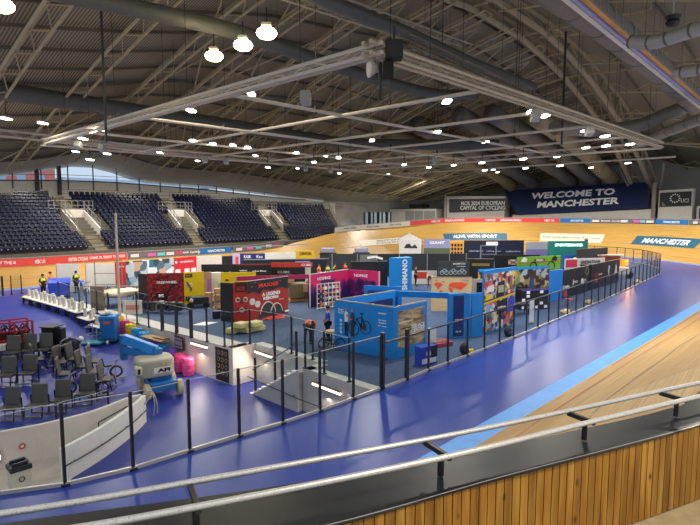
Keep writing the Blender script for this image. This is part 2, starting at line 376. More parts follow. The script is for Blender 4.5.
o = structure(b2.build('ceiling', mat('b4aca0', .8))); o['label'] = 'smooth grey soffit above the long window'
k = 0
for j, Y in enumerate([2, 6, 10, 14, 18, 22]+[29.5+3.4*i for i in range(13)]):
    b = MB(); P = [(x, Y, roofz(x, Y)-.28) for x in xs]
    for p, q in zip(P, P[1:]): b.bar(p, q, .12, .24)
    o = structure(b.build('roof_purlin', DKST)); o['label'] = 'dark steel purlin under the ribbed roof deck'; o['group'] = 'roof purlins'
for X in [5+6*i for i in range(17)]:
    b = MB(); ch = []
    Ys = [27+3.6*i for i in range(13)]
    for dx in (-.75, .75): ch.append([(X+dx, Y, roofz(X+dx, Y)-1.35) for Y in Ys])
    top = [(X, Y+1.8, roofz(X, min(76, Y+1.8))-.55) for Y in Ys[:-1]]
    for c in ch:
        b.tube(c, .12, 6)
    for i, t_ in enumerate(top):
        for c in ch: b.bar(c[i], t_, .08); b.bar(t_, c[i+1], .08)
    b.tube(top, .10, 6)
    for i in range(0, len(Ys)): b.bar(ch[0][i], ch[1][i], .07)
    o = structure(b.build('roof_truss', ROOFST)); o['label'] = 'pale brown triangular steel roof truss on the far slope'; o['group'] = 'far slope roof trusses'
for X in [20+9*i for i in range(10)]:
    b = MB(); Ys = [-6+4*i for i in range(9)]
    c = [(X, Y, roofz(X, Y)-1.6) for Y in Ys]; tp = [(X, Y+2, roofz(X, Y+2)-.5) for Y in Ys[:-1]]
    b.tube(c, .12, 6)
    for i, t_ in enumerate(tp): b.bar(c[i], t_, .09); b.bar(t_, c[i+1], .09)
    o = structure(b.build('roof_truss', ROOFST)); o['label'] = 'brown lattice roof truss on the near slope'; o['group'] = 'near slope roof trusses'
# cross bracing on the far slope (diamond pattern)
for j in range(13):
    x0 = 26+6*j
    for sgn in (1, -1):
        b = MB(); P = [((x0+sgn*(6*t-6)), 30+t*14, 0) for t in (0, 1, 2, 3)]
        P = [(x, y, roofz(x, y)-.75) for x, y, _ in P if 2 < x < 106]
        if len(P) > 1:
            b.tube(P, .08, 5); o = structure(b.build('roof_brace', ROOFST)); o['label'] = 'diagonal steel roof brace'; o['group'] = 'diagonal roof braces'
# the great spine arch
def lattice(P, Q, r, rb, m, name, label, cat=None, step=1):
    b = MB(); b.tube(P, r, 8); b.tube(Q, r*.8, 8)
    for i in range(len(P)-1): b.bar(P[i], Q[i], rb); b.bar(Q[i], P[i+1], rb)
    o = b.build(name, m)
    if cat: tag(o, label, cat)
    else: structure(o); o['label'] = label
    return o
A = [(20, 20.6), (30, 23.2), (38, 25), (45, 25.6), (55, 25.2), (61, 24.3), (67, 23), (72, 21.6), (78, 19.7), (83, 18.1), (88, 15.4), (94, 12.0), (99, 8.9), (103.5, 5.8)]
for Y, lb in ((25.2, 'near'), (27.8, 'far')):
    lattice([(x, Y, z) for x, z in A], [(x+1.2, Y, min(z+2.6, roofz(x, Y)-.2) if x < 92 else z+2.2) for x, z in A], .34, .18, mat('a8977a', .55, .1), 'roof_arch', lb+' chord pair of the great steel arch spanning the hall')
b = MB()
for i, (x, z) in enumerate(A): b.bar((x, 25.2, z), (x, 27.8, z), .16)
structure(b.build('roof_arch_bracing', ROOFST))['label'] = 'cross ties of the great arch'
for i, (x, z) in enumerate([(55, 25.2), (67, 23), (78, 19.7), (86, 16.6)]):
    b = MB(); b.bar((x, 25.2, z), (x-4, 14, z-1.6), .22); b.bar((x, 27.8, z), (x-2, 38, z-2.2), .22); b.bar((x-4, 14, z-1.6), (x-4, 14, roofz(x-4, 14)-.5), .14)
    structure(b.build('roof_strut', ROOFST))['label'] = 'horizontal tie running out from the great arch'
b = MB(); b.bar((93, 22.5, 14), (98.5, 24.6, 4.8), .34); b.bar((93, 29, 14), (99, 26.5, 4.8), .3); structure(b.build('roof_strut', mat('8a8378', .6)))['label'] = 'leaning steel props at the foot of the great arch'
# walls
SILL = lambda X: lerp([(12, 10.1), (17, 10.25), (24, 10.5), (30, 10.55), (44, 9.95), (62, 8.75), (80, 8.2)], X)
b = MB(); XW = [4+i*2.6 for i in range(28)]
for x0, x1 in zip(XW, XW[1:]):
    b.quad((x0, 76, -1), (x1, 76, -1), (x1, 76, min(SILL(x1), roofz(x1, 76)-.3)), (x0, 76, min(SILL(x0), roofz(x0, 76)-.3)))
b.quad((4, 70.2, 8.05), (72, 70.2, 8.05), (72, 76, 8.05), (4, 76, 8.05))
o = structure(b.build('wall_far', mat('f2ecdf', .75))); o['label'] = 'cream wall behind the top row of seats'
b = MB()
for x0 in [15+i*3.2 for i in range(16)]:
    b.bar((x0, 75.9, 9.3), (x0, 75.9, roofz(x0, 76)), .12)
    b.bar((x0, 75.9, SILL(x0)), (x0+3.2, 75.9, SILL(x0+3.2)), .1, .14); b.bar((x0, 75.9, SILL(x0)+.75), (x0+3.2, 75.9, SILL(x0+3.2)+.75), .06)
for x0 in (20.8, 23.4): b.bar((x0, 75.5, 8.6), (x0, 75.5, 12.6), .42)
o = structure(b.build('window_1_frame', mat('3b3a3c', .5))); o['label'] = 'dark mullions of the long arched window'
b = MB()
for x0 in [15+i*3.2 for i in range(18)]:
    b.quad((x0, 76, SILL(x0)-.1), (x0+3.2, 76, SILL(x0+3.2)-.1), (x0+3.2, 76, roofz(x0+3.2, 76)), (x0, 76, roofz(x0, 76)))
o = structure(b.build('window_1', GLASS2)); o['label'] = 'long arched strip window above the far stand'
for i in range(3):
    t = T('brick_building', 'red brick block seen outside through the left end of the window', 'building', (28, 110, 0)) if i == 0 else t
    if i == 0:
        b = MB(); b.box((25, 112, 7), (15, 10, 15.5)); b.build('walls', noisy('red_brick', 'c06a5c', 'd88a78', 4, .8), t)
        for dx in (-5, -2, 1, 4): MB().box((26+dx, 106.95, 12), (1.4, .1, 2)).build('window', mat('9db4cc', .3), t)
t = T('white_building', 'pale building with large windows seen outside through the arched window', 'building', (46, 112, 0))
b = MB(); b.box((52, 116, 6), (34, 10, 14)); b.build('walls', mat('c4d4e6', .8), t)
for i in range(8): MB().box((37.5+i*4, 110.9, 10.5), (2.2, .1, 2.6)).build('window', mat('4f6e9c', .3), t)
# end wall (curved round the far bend)
EW = [(71, 76), (84, 76.2), (95, 74), (103, 67), (106, 58), (106, 45), (106, 26), (106, 10), (104, 2), (98, -6)]
b = MB()
for p, q in zip(EW, EW[1:]):
    for k in range(4):
        a = [(p[j]+(q[j]-p[j])*k/4) for j in (0, 1)]; c = [(p[j]+(q[j]-p[j])*(k+1)/4) for j in (0, 1)]
        b.quad((a[0], a[1], -1), (c[0], c[1], -1), (c[0], c[1], roofz(c[0], min(76, c[1]))+.3), (a[0], a[1], roofz(a[0], min(76, a[1]))+.3))
o = structure(b.build('wall_right', noisy('grey_end_wall', 'aaa79f', 'b8b4ab', .4, .8))); o['label'] = 'grey end wall behind the far bend'
b = MB(); b.add([(40, 56.2, 1.2), (59.5, 56.2, 3.3), (72, 60, 3.6), (72, 76, 3.6), (40, 76, 1.2)], [(0, 1, 2, 3, 4)]); b.add([(59.5, 56.6, 3.0), (72, 53.6, 3.4), (79.5, 48.2, 3.6), (84.6, 41, 3.6), (87.2, 33, 3.6), (87.2, 25, 3.6), (84.6, 16, 3.6), (80, 9, 3.4), (98, -6, 3.4), (106, 10, 3.6), (106, 60, 3.6), (95, 74, 3.6), (72, 76, 3.6), (66, 60, 3.4)], [tuple(range(15))])
structure(b.build('floor', mat('8a877f', .7)))['label'] = 'grey concourse behind the far bend'
# ================================================================ FAR STAND
STAND = mat('615c52', .8)
def sk(u): return lerp([(11, 0), (21, 0), (32, .17), (45, .33), (57, .63)], u)
RY = lambda r: 56.9+.83*r
RZ = lambda r: 2.42+.372*r
b = MB()
for r in range(16):
    for (u0, u1) in [(11, 20), (20, 32), (32, 45), (45, 57.2)]:
        if r > 12 and u0 == 45: continue
        for k in range(2):
            a, c = u0+(u1-u0)*k/2, u0+(u1-u0)*(k+1)/2
            X = lambda u, y: u+sk(u)*(y-56.2)
            y0, y1, z = RY(r)-.3, RY(r)+.53, RZ(r)
            b.quad((X(a, y0), y0, z-.395), (X(c, y0), y0, z-.395), (X(c, y0), y0, z), (X(a, y0), y0, z))
            b.quad((X(a, y0), y0, z), (X(c, y0), y0, z), (X(c, y1), y1, z), (X(a, y1), y1, z))
o = structure(b.build('stand_terrace', STAND)); o['label'] = 'stepped concrete terrace of the far stand'
def sx(u, r): return u+sk(u)*(RY(r)-56.2)
AISLES = [(20.75, 22.0), (32.0, 33.2), (45.0, 46.3)]
seat = MB(); S = []
seat.box((0, .18, .62), (.46, .05, .46), rx=-.15); seat.box((0, .02, .44), (.44, .1, .36), rx=.25); seat.box((0, .14, .28), (.10, .1, .3)); seat.box((0, .22, .86), (.44, .07, .05))
SEATM = mat('0c1232', .3, 0, 0, spec=.4)
npf = len(seat.f); seat.box((0, -.05, .50), (.11, .03, .08)); SEAT_GLINT = mat('b4b8c6', .4)  # pale tab painted as the highlight that glints off the folded seat
so = seat.build('tip_up_seat', SEATM); so.data.materials.append(SEAT_GLINT)
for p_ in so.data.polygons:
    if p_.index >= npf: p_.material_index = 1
pos = []
blocks = [(11.6, 20.55, 'first'), (22.2, 31.8, 'second'), (33.4, 44.8, 'third'), (46.5, 56.4, 'fourth')]
for bi, (u0, u1, nm) in enumerate(blocks):
    for r in range(16):
        if bi == 3 and r > 12: continue
        if bi == 0 and r == 15: lo = 16.6
        elif bi == 2 and r == 15: lo = u0
        else: lo = u0
        hi = u1
        if bi == 2 and r == 15: hi = 39.0
        if bi > 0 and 4 <= r <= 9: lo = u0+1.5
        if bi < 3 and 4 <= r <= 9: hi = u1-.9
        k = 0
        nk = 0
        while lo+.27+.53*nk < hi-.2: nk += 1
        for k in range(nk): pos.append((r, bi, lo+.27+.53*k, (nk-1-k) if bi == 0 else k))
pos.sort(key=lambda p: (sx(p[2], p[0])**2+RY(p[0])**2))
rest = MB()
WN = ['first', 'second', 'third', 'fourth', 'fifth', 'sixth', 'seventh', 'eighth', 'ninth', 'tenth', 'eleventh', 'twelfth', 'thirteenth', 'fourteenth', 'fifteenth', 'sixteenth', 'seventeenth', 'eighteenth', 'nineteenth', 'twentieth', 'twenty-first', 'twenty-second', 'twenty-third', 'twenty-fourth', 'twenty-fifth']
for i, (r, bi, u, kq) in enumerate(pos):
    x, y, z = sx(u, r), RY(r), RZ(r)
    if i < 300:
        o = so if i == 0 else so.copy()
        if i: C.objects.link(o)
        o.location = (x, y, z); nm = blocks[bi][2]
        rown = ['front', 'second', 'third', 'fourth', 'fifth', 'sixth', 'seventh', 'eighth', 'ninth', 'tenth', 'eleventh', 'twelfth', 'thirteenth', 'fourteenth', 'fifteenth', 'top'][r]
        tag(o, 'navy tip-up seat in %s block, %s row, %s from the block\'s %s end' % (nm, rown, WN[kq], 'right' if bi == 0 else 'left'), 'seat', 'navy seats in the %s row of the %s block' % (rown, nm))
    else:
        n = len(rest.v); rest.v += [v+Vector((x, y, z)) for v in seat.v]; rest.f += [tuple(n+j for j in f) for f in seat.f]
rs = rest.build('tip_up_seats', SEATM); rs.data.materials.append(SEAT_GLINT)
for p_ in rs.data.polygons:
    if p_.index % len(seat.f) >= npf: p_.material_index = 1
tag(rs, 'remaining navy tip-up seats filling the upper and farther rows of the stand', 'seats', kind='stuff')
ORD = ['left', 'middle', 'right']
for i, (a, c) in enumerate(AISLES):
    b = MB()
    for r in list(range(16)):
        if i == 2 and r > 12: break
        wl = (a, c) if not 4 <= r <= 9 else (a-1.0, a+.1)
        for h in (0, 1):
            y = RY(r)-.3+h*.41; z = RZ(r)+.2*h
            x0, x1 = wl[0]+sk(a)*(y-56.2), wl[1]+sk(a)*(y-56.2)
            b.box(((x0+x1)/2, y+.3, z-.2+.02), (x1-x0, .5, .42))
    structure(b.build('stand_aisle', mat('8a806a', .8)))['label'] = 'pale stepped aisle, %s of the three in the far stand' % ORD[i]
    t = T('stand_entrance', 'white walled entrance opening with railings, %s of three in the far stand' % ORD[i], 'entrance', (sx(a+1.2, 4), RY(4), RZ(3)))
    def P(u, r, z): return (u-.8+sk(a)*(RY(r)-56.2), RY(r), z)
    b = MB(); zt = RZ(9)+.9
    b.quad(P(a+.15, 9.3, RZ(3)), P(a+2.4, 9.3, RZ(3)), P(a+2.4, 9.3, zt), P(a+.15, 9.3, zt))
    for u in (a+.1, a+2.4):
        b.add([P(u, 3.6, RZ(3)), P(u, 9.3, RZ(3)), P(u, 9.3, zt), P(u, 3.6, RZ(4)+.8), P(u+.15, 3.6, RZ(3)), P(u+.15, 9.3, RZ(3)), P(u+.15, 9.3, zt), P(u+.15, 3.6, RZ(4)+.8)],
              [(0, 1, 2, 3), (4, 7, 6, 5), (3, 2, 6, 7), (0, 3, 7, 4)])
    b.build('side_walls', mat('cdc8be', .7), t)
    b = MB(); b.quad(P(a+.3, 9.2, RZ(3)), P(a+2.3, 9.2, RZ(3)), P(a+2.3, 9.2, RZ(8)), P(a+.3, 9.2, RZ(8))); b.quad(P(a+.3, 3.8, RZ(3)-.2), P(a+2.3, 3.8, RZ(3)-.2), P(a+2.3, 9.2, RZ(3)-.2), P(a+.3, 9.2, RZ(3)-.2)); b.build('doorway', mat('59544d', .8), t)
    b = MB()
    for u0, u1, z0 in ((a-1.1, a, zt), (a, a+2.6, zt), (a+2.7, a+3.6, zt)):
        n = max(2, int((u1-u0)/.6))
        for h in (.1, .5, 1.0): b.bar(P(u0, 9.5, z0+h), P(u1, 9.5, z0+h), .05)
        for q in range(n+1): b.bar(P(u0+(u1-u0)*q/n, 9.5, z0-.2), P(u0+(u1-u0)*q/n, 9.5, z0+1.0), .05)
    for u in (a+.15, a+2.5):
        for h in (.5, 1.0): b.bar(P(u, 3.6, RZ(4)+h+.6), P(u, 9.3, zt+h-.2), .05)
        for q in range(5): b.bar(P(u, 3.6+q*1.4, RZ(4)+.6+q*.45), P(u, 3.6+q*1.4, RZ(4)+1.6+q*.5), .05)
    b.build('railing', mat('a39f96', .4, .5), t)
b = MB()
for h in (.45, .95): b.bar((22, 70.3, 8.2+h), (44, 70.3, 8.2+h), .05)
for i in range(12): b.bar((22+2*i, 70.3, 8.1), (22+2*i, 70.3, 9.15), .05)
tag(b.build('railing', mat('8d897f', .5, .4)), 'thin grey railing on the walkway above the top row of seats', 'railing')
b = MB(); P_ = [(sx(57.0, r), RY(r), RZ(r)) for r in (0, 12.6)]
for h in (.2, .6, 1.0): b.bar((P_[0][0], P_[0][1], P_[0][2]+h), (P_[1][0], P_[1][1], P_[1][2]+h), .06)
for q in range(10):
    t_ = q/9; x, y, z = [P_[0][j]+(P_[1][j]-P_[0][j])*t_ for j in range(3)]; b.bar((x, y, z), (x, y, z+1), .05)
tag(b.build('railing', mat('a39f96', .4, .5)), 'pale stair railing at the right end of the seating', 'railing')
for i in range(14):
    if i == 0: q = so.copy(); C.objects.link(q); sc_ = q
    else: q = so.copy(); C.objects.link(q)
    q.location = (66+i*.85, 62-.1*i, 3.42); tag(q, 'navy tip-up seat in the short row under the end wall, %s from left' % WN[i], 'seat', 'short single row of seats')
# ================================================================ HOARDINGS round the top of the track
def rimat(s, h, out=0):   # s: station index (float)
    i = int(math.floor(s)); f = s-i; a = ringpt(i, 27.03+out, rimz(i), 1); c = ringpt(i+1, 27.03+out, rimz(i+1), 1)
    return Vector([a[j]+(c[j]-a[j])*f for j in range(3)])+Vector((0, 0, h))
def station(X=None, th=None):
    if th is not None: return (th+90)/5
    if X >= 59.5: return 36
    return 36+(59.5-X)/(43.5/16)
def hoard(s0, s1, m, name, label, group=None, h=.72):
    t = T(name, label, 'hoarding', rimat((s0+s1)/2, 0), group); n = max(2, int(abs(s1-s0))*2); b = MB(); b2 = MB()
    for k in range(n):
        a, c = s0+(s1-s0)*k/n, s0+(s1-s0)*(k+1)/n
        p, q, p2, q2 = rimat(a, 0), rimat(c, 0), rimat(a, 0, .06), rimat(c, 0, .06); H = Vector((0, 0, h))
        b.quad(p, q, q+H, p+H); b.quad(p2, p2+H, q2+H, q2); b.quad(p+H, q+H, q2+H, p2+H); b2.bar(p+H*1.06+Vector((0, 0, .03)), q+H*1.06+Vector((0, 0, .03)), .07)
    b.build('banner', m, t); b2.build('rail', GALV, t); return t
def hframe(s):
    p, q = rimat(s-.3, .36), rimat(s+.3, .36); o = (p+q)/2; u = (p-q).normalized(); inw = (Vector((37, 29, 0))-Vector((o.x, o.y, 0))).normalized()
    if u.cross(Vector((0, 0, 1))).dot(inw) < 0: u = -u
    return o+inw*.03, u
def htext(t, s, txt, w, h, m=TXT, nm='lettering', dz=0):
    o, u = hframe(s); return text(nm, txt, m, t, o+Vector((0, 0, dz)), u, (0, 0, 1), w, h, .015, .02)
HRED = mat('d8453f', .5); HGREY = mat('6b6468', .5); HBLUE = mat('1b6fae', .5); HWHITE = mat('e4ded0', .5)
X_ = lambda x: station(X=x)
t = hoard(49.2, 54.5, HRED, 'track_hoarding', 'long red hoarding at the left of the far straight')
for x, s_, w in ((53.9, 'COME IN, ENJOY THE RIDE', 4.6), (52.3, 'HSBC UK', .9), (51.0, 'BRITISH CYCLING', 1.8), (49.95, 'COME IN, ENJOY THE RIDE', 3.6)):
    htext(t, x, s_, w, .36)
t = hoard(46.1, 49.15, HGREY, 'track_hoarding', 'grey hoarding with coloured logos, between red and blue far banners')
for x, c in ((48.9, 'd9d9d9'), (48.2, 'd95fb4'), (47.8, '63c9c2'), (47.4, 'd8d8d8'), (47.0, 'c24b52')):
    o, u = hframe(x); b = MB(); b.box(o, (.9, .04, .34)); b.build('logo', mat(c), t)
htext(t, 46.5, 'British Cycling', 2.6, .3)
t = hoard(44.4, 46.05, HBLUE, 'track_hoarding', 'blue hoarding halfway along the far straight'); htext(t, 45.2, 'MANCHESTER', 2.4, .3)
t = hoard(41.35, 44.35, HGREY, 'track_hoarding', 'grey hoarding to the right of the first blue far banner')
for x, c in ((44.0, 'd9d9d9'), (43.4, 'd95fb4'), (42.9, '63c9c2'), (42.3, 'd8d8d8'), (41.8, 'c24b52')):
    o, u = hframe(x); MB().box(o, (.9, .04, .34)).build('logo', mat(c), t)
t = hoard(31.45, 37.8, HWHITE, 'track_hoarding', 'white hoarding where the far bend begins')
for s_ in (36.6, 34.6, 32.7): htext(t, s_, 'British Cycling', 2.6, .26, mat('6a6a72'))
t = hoard(20.75, 31.4, HRED, 'track_hoarding', 'red hoarding at the middle of the far bend')
for a, s_, w in ((57, 'HSBC UK', 1.6), (50, 'BREAKFREE', 3.6), (37, 'HSBC UK', 1.6), (30, 'BREAKFREE', 3.6), (17, 'HSBC UK', 1.6)): htext(t, station(th=a), s_, w, .36)
t = hoard(18.75, 20.7, HBLUE, 'track_hoarding', 'blue hoarding below the right half of the welcome banner'); htext(t, 19.7, 'MANCHESTER', 2.4, .3)
t = hoard(14.75, 18.7, HGREY, 'track_hoarding', 'grey hoarding with logos below the pillar at right')
for a, c in ((2, 'd9d9d9'), (-7, 'd9d9d9'), (-11, 'd95fb4'), (-12.5, '63c9c2'), (-15, 'd8d8d8')):
    o, u = hframe(station(th=a)); b = MB(); b.bar(o-u*.5, o+u*.5, .34, .34); b.build('logo', mat(c), t)
htext(t, station(th=-3), 'British Cycling', 3.2, .3)
t = hoard(12.7, 14.7, HBLUE, 'track_hoarding', 'blue hoarding near the right edge of the picture'); htext(t, 13.7, 'MANCHESTER', 2.4, .3)
t = hoard(8, 12.65, HGREY, 'track_hoarding', 'grey hoarding at the extreme right edge'); MB().box(hframe(12.2)[0], (.5, .5, .3)).build('logo', mat('d9d9d9'), t)
# adverts painted on the banking
def bankpt(s, t_, dz=.035):
    def one(i):
        p = ringpt(i, 21.72, 0); q = ringpt(i, 27.0, rimz(i), 1); return Vector((p[0]+(q[0]-p[0])*t_, p[1]+(q[1]-p[1])*t_, q[2]*t_**1.12+dz))
    i = int(math.floor(s)); f = s-i; return one(i)*(1-f)+one(i+1)*f
def advert(s0, s1, t0, t1, m, label, txt, tm, th=.5, tw=.8, skew=0, lines=1):
    """s0 is seen at the left; t is the fraction up the bank"""
    N = 24; o = T('track_advert', label, 'advert', bankpt((s0+s1)/2, (t0+t1)/2)); b = MB()
    for k in range(N):
        for j in range(3):
            def q(a, c): return bankpt(s0+(s1-s0)*a+skew*(c-.5), t0+(t1-t0)*c)
            a0, a1, c0, c1 = k/N, (k+1)/N, j/3, (j+1)/3; b.quad(q(a0, c0), q(a1, c0), q(a1, c1), q(a0, c1))
    b.build('painted_panel', m, o)
    cu = bpy.data.curves.new('f', 'FONT'); cu.body = txt; cu.align_x = 'CENTER'; cu.offset = .02; cu.resolution_u = 2
    tt = bpy.data.objects.new('f', cu); C.objects.link(tt); me = bpy.data.meshes.new_from_object(tt.evaluated_get(bpy.context.evaluated_depsgraph_get())); bpy.data.objects.remove(tt)
    xs_ = [v.co.x for v in me.vertices]; ys_ = [v.co.y for v in me.vertices]
    for v in me.vertices:
        a = .5+((v.co.x-min(xs_))/(max(xs_)-min(xs_))-.5)*tw; c = .5+((v.co.y-min(ys_))/(max(ys_)-min(ys_))-.5)*th
        v.co = bankpt(s0+(s1-s0)*a+skew*(c-.5), t0+(t1-t0)*c, .06)-o.location
    me.materials.clear(); me.materials.append(tm); k = bpy.data.objects.new('lettering', me); C.objects.link(k); k.parent = o
    return o
ADTEAL = mat('1c5670', .5); ADCR = mat('ddd6bf', .5)
advert(15.4, 10.9, .41, .66, ADTEAL, 'dark teal painted advert reading MANCHESTER on the right bend', 'MANCHESTER', TXT, .55, .72, -.1)
advert(21.9, 17.5, .40, .66, ADCR, 'cream painted advert with three small logos on the far bend', 'British Cycling  British Cycling  British Cycling', mat('5d6a66'), .22, .9, 0)
advert(29.2, 24.3, .425, .64, ADTEAL, 'dark teal painted advert reading ALIVE WITH SPORT', 'ALIVE WITH SPORT', TXT, .5, .7, 0)
advert(36.8, 31.5, .40, .61, ADCR, 'cream painted advert reading BRITISH CYCLING on the far banking', 'BRITISH\nCYCLING', mat('8d8a94'), .7, .5, 0)
# ================================================================ BIG SIGNS AND BLOCKS BEHIND THE FAR BEND
def panel(name, m, parent, p, q, z0p, z1p, z0q, z1q, th=.15):
    """upright slab between plan points p (left) and q (right) with its own heights at each end"""
    P, Q = Vector((p[0], p[1], 0)), Vector((q[0], q[1], 0)); d = (Q-P).normalized(); n = Vector((-d.y, d.x, 0))
    if n.dot(P+Q) < 0: n = -n
    n = n*th; Z = lambda v, z: (v.x, v.y, z); b = MB()
    b.add([Z(P, z0p), Z(Q, z0q), Z(Q, z1q), Z(P, z1p), Z(P+n, z0p), Z(Q+n, z0q), Z(Q+n, z1q), Z(P+n, z1p)], [(0, 1, 2, 3), (7, 6, 5, 4), (3, 2, 6, 7), (0, 4, 5, 1), (1, 5, 6, 2), (0, 3, 7, 4)])
    return b.build(name, m, parent)
t = T('welcome_banner', 'huge navy banner reading WELCOME TO MANCHESTER above the far bend', 'banner', (97, 38, 5.7))
b = MB(); q4 = [Vector(v) for v in ((95.4, 50.6, 10.5), (95.4, 25.3, 11.2), (92.7, 24.3, 6.95), (92.7, 46.4, 5.8))]
b.quad(*q4); b.quad(*[v+Vector((.3, 0, 0)) for v in q4][::-1])
for i in range(4): b.quad(q4[i], q4[(i+1) % 4], q4[(i+1) % 4]+Vector((.3, 0, 0)), q4[i]+Vector((.3, 0, 0)))
b.build('banner_cloth', mat('1a2a55', .5), t)
def banner_xy(a, c):   # a 0..1 left to right, c 0..1 bottom to top
    bt = q4[3]*(1-a)+q4[2]*a; tp = q4[0]*(1-a)+q4[1]*a; return bt*(1-c)+tp*c
for s_, c0, a0, wd in (('WELCOME TO', .70, .50, .60), ('MANCHESTER', .34, .52, .60)):
    o = banner_xy(a0, c0); u = banner_xy(1, c0)-banner_xy(0, c0); v = q4[0]-q4[3]; v = Vector((2, 0, 4.7))
    text('lettering', s_, TXT, t, o+Vector((-.12, 0, 0)), u, v, u.length*wd, 1.25, .05, .035)
t = T('wall_block', 'white block carrying the dark capital of cycling sign', 'building block', (94, 55, 4))
panel('wall', mat('e0ddd4', .7), t, (94, 62.75), (94, 49.6), 3.5, 9.55, 3.8, 9.35, 2)
t2 = T('wall_sign', 'charcoal sign reading MCR 2024 EUROPEAN CAPITAL OF CYCLING', 'sign', (93.8, 55, 6))
panel('board', mat('4c4b50', .6), t2, (93.7, 62.0), (93.7, 48.8), 6.2, 8.95, 6.7, 8.9, .12)
u_ = Vector((0, -1, .0)); text('lettering', 'MCR 2024 EUROPEAN\nCAPITAL OF CYCLING', TXT, t2, (93.6, 54.2, 7.6), u_, (0, 0, 1), 10.0, 1.7, .03, .02)
panel('edge_posts', mat('b9b4a8', .6), t, (93.6, 63.1), (93.6, 62.7), 3.5, 9.9, 3.5, 9.9, .3)
t = T('glazed_suite', 'low white glazed room to the left of the capital of cycling sign', 'room', (92, 70, 4))
panel('wall', mat('e6e2d8', .7), t, (90, 75.5), (92, 64.0), 3.6, 6.9, 3.6, 6.95, 3)
def onp(p, q, a0, a1, z0, z1, m, nm, par, th=.05, off=.08):
    P, Q = Vector((p[0], p[1], 0)), Vector((q[0], q[1], 0)); d = (Q-P).normalized(); n = Vector((d.y, -d.x, 0))
    if n.dot(-(P+Q)) < 0: n = -n
    A, B = P+(Q-P)*a0+n*off, P+(Q-P)*a1+n*off
    return panel(nm, m, par, (A.x, A.y), (B.x, B.y), z0, z1, z0, z1, th)
for a0, a1 in ((.38, .56), (.57, .74), (.76, .98)): onp((90, 75.5), (92, 64), a0, a1, 4.2, 6.5, mat('a7aba6', .3), 'window', t)
panel('roof_edge', mat('5b574f', .7), t, (89.9, 75.7), (91.9, 63.9), 6.9, 7.1, 6.95, 7.15, 3.2); 
MB().box((93.5, 69.5, 7.5), (3, 3.2, .9)).build('plant_box', mat('3d3833', .7), t)
t = T('glass_booth', 'dark framed glass booth at the end of the far stand', 'booth', (80, 70, 3.8))
panel('panel', mat('9fb0b8', .3), t, (78.5, 71.9), (83, 69.0), 3.7, 6.2, 3.7, 6.2, 1.5)
for i in range(7):
    f = i/6; MB().bar((78.4+4.6*f, 71.8-2.95*f, 3.7), (78.4+4.6*f, 71.8-2.95*f, 6.3), .7 if i % 2 else .14, .2).build('frame', mat('1d2536', .5), t)
t = T('wall_block', 'long pale parapet wall below the welcome banner', 'wall', (94, 35, 4))
panel('wall', mat('cfccc4', .7), t, (93.2, 47.5), (93.2, 24), 3.6, 5.7, 3.6, 6.8, .4)
for i in range(3): onp((93.2, 47.5), (93.2, 24), .02+.3*i, .25+.3*i, 4.2, 5.6, mat('c6c2b6', .7), 'panel', t)
t = T('wall_block', 'white block at the far right with a black patterned sign', 'building block', (94, 21, 4))
panel('wall', mat('e0dcd0', .7), t, (94, 23.2), (94, 18.6), 4.0, 9.7, 4.0, 9.9, 1.5)
t2 = T('wall_sign', 'black sign with a white ring of marks near the right edge', 'sign', (93.8, 21, 7))
panel('board', mat('26272b', .6), t2, (93.8, 23.0), (93.8, 18.75), 7.15, 9.35, 7.3, 9.5, .12)
for k in range(12):
    a = k*math.pi/6; MB().box((93.72, 20.9+.62*math.cos(a), 8.45+.62*math.sin(a)), (.06, .22, .12), rx=a).build('white_mark', TXT, t2)
text('lettering', 'UCI', TXT, t2, (93.72, 19.6, 8.1), (0, -1, 0), (0, 0, 1), 1.0, .6)
panel('grey_shape', mat('7a7a7c'), t2, (93.7, 22.6), (93.7, 22.1), 7.3, 7.9, 7.3, 7.4, .05)
t = T('wall_block', 'white and blue room at the extreme right beyond the black patterned sign', 'building block', (94, 16, 4))
panel('wall', mat('cfcbc0', .7), t, (94, 18.0), (94, 10), 4.0, 7.2, 4.0, 7.2, 1.5); onp((94, 18), (94, 10), .04, .2, 4.4, 6.9, mat('2c4f8a', .5), 'blue_panel', t)
for x0, y0 in ((93.6, 23.75),):
    b = MB(); b.bar((x0, y0, 3.9), (x0, y0, 11), .5); structure(b.build('pillar', mat('8d877c', .6)))['label'] = 'steel pillar beside the welcome banner'
# ================================================================ DUCTS, RIGS AND LAMPS
DUCT = mat('5c5c58', .55, .1); DUCTL = mat('a89f90', .5, .2)
def duct(pts, r, m, label, ribs=2.5, name='air_duct', n=14, sm=6):
    P = cr(pts, sm); t = T(name, label, 'duct', tuple(P[0])); MB().tube(P, r, n).build('pipe', m, t, smooth=True)
    b = MB(); acc = 0
    for p, q in zip(P, P[1:]):
        acc += (q-p).length
        if acc > ribs:
            acc = 0; d = (q-p).normalized(); MB().tube([q-d*.05, q+d*.05], r*1.03, n).build('seam_band', mat('565a5e', .5, .1) if m is DUCT else mat('6b655a', .5, .1), t)
    for p in P[2::sm*2]: MB().bar((p.x, p.y, p.z+r), (p.x, p.y, max(p.z+r+.1, roofz(p.x, min(76, p.y))-.2)), .025).build('hanger', DKST, t)
    return t
BR1 = [(50, 10.9, 14.8), (50.3, 12.4, 14.4), (51, 14.6, 13.9), (48.5, 17, 13.5), (42, 18, 13.1)]; BR2 = [(43.0, 7.6, 13), (48, 10.8, 13), (52, 13.2, 13), (54.6, 14.5, 13), (56.5, 15.8, 13)]
BR3 = [(25.8, 3.6, 14), (26.2, 5.3, 14), (26.9, 7.14, 14), (27.2, 8.2, 14.3)]; BR4 = [(33.6, 5, 14), (33.8, 6.5, 14), (34.0, 8.0, 14.1)]; LAN = (24.37, 5.87, 13.9)
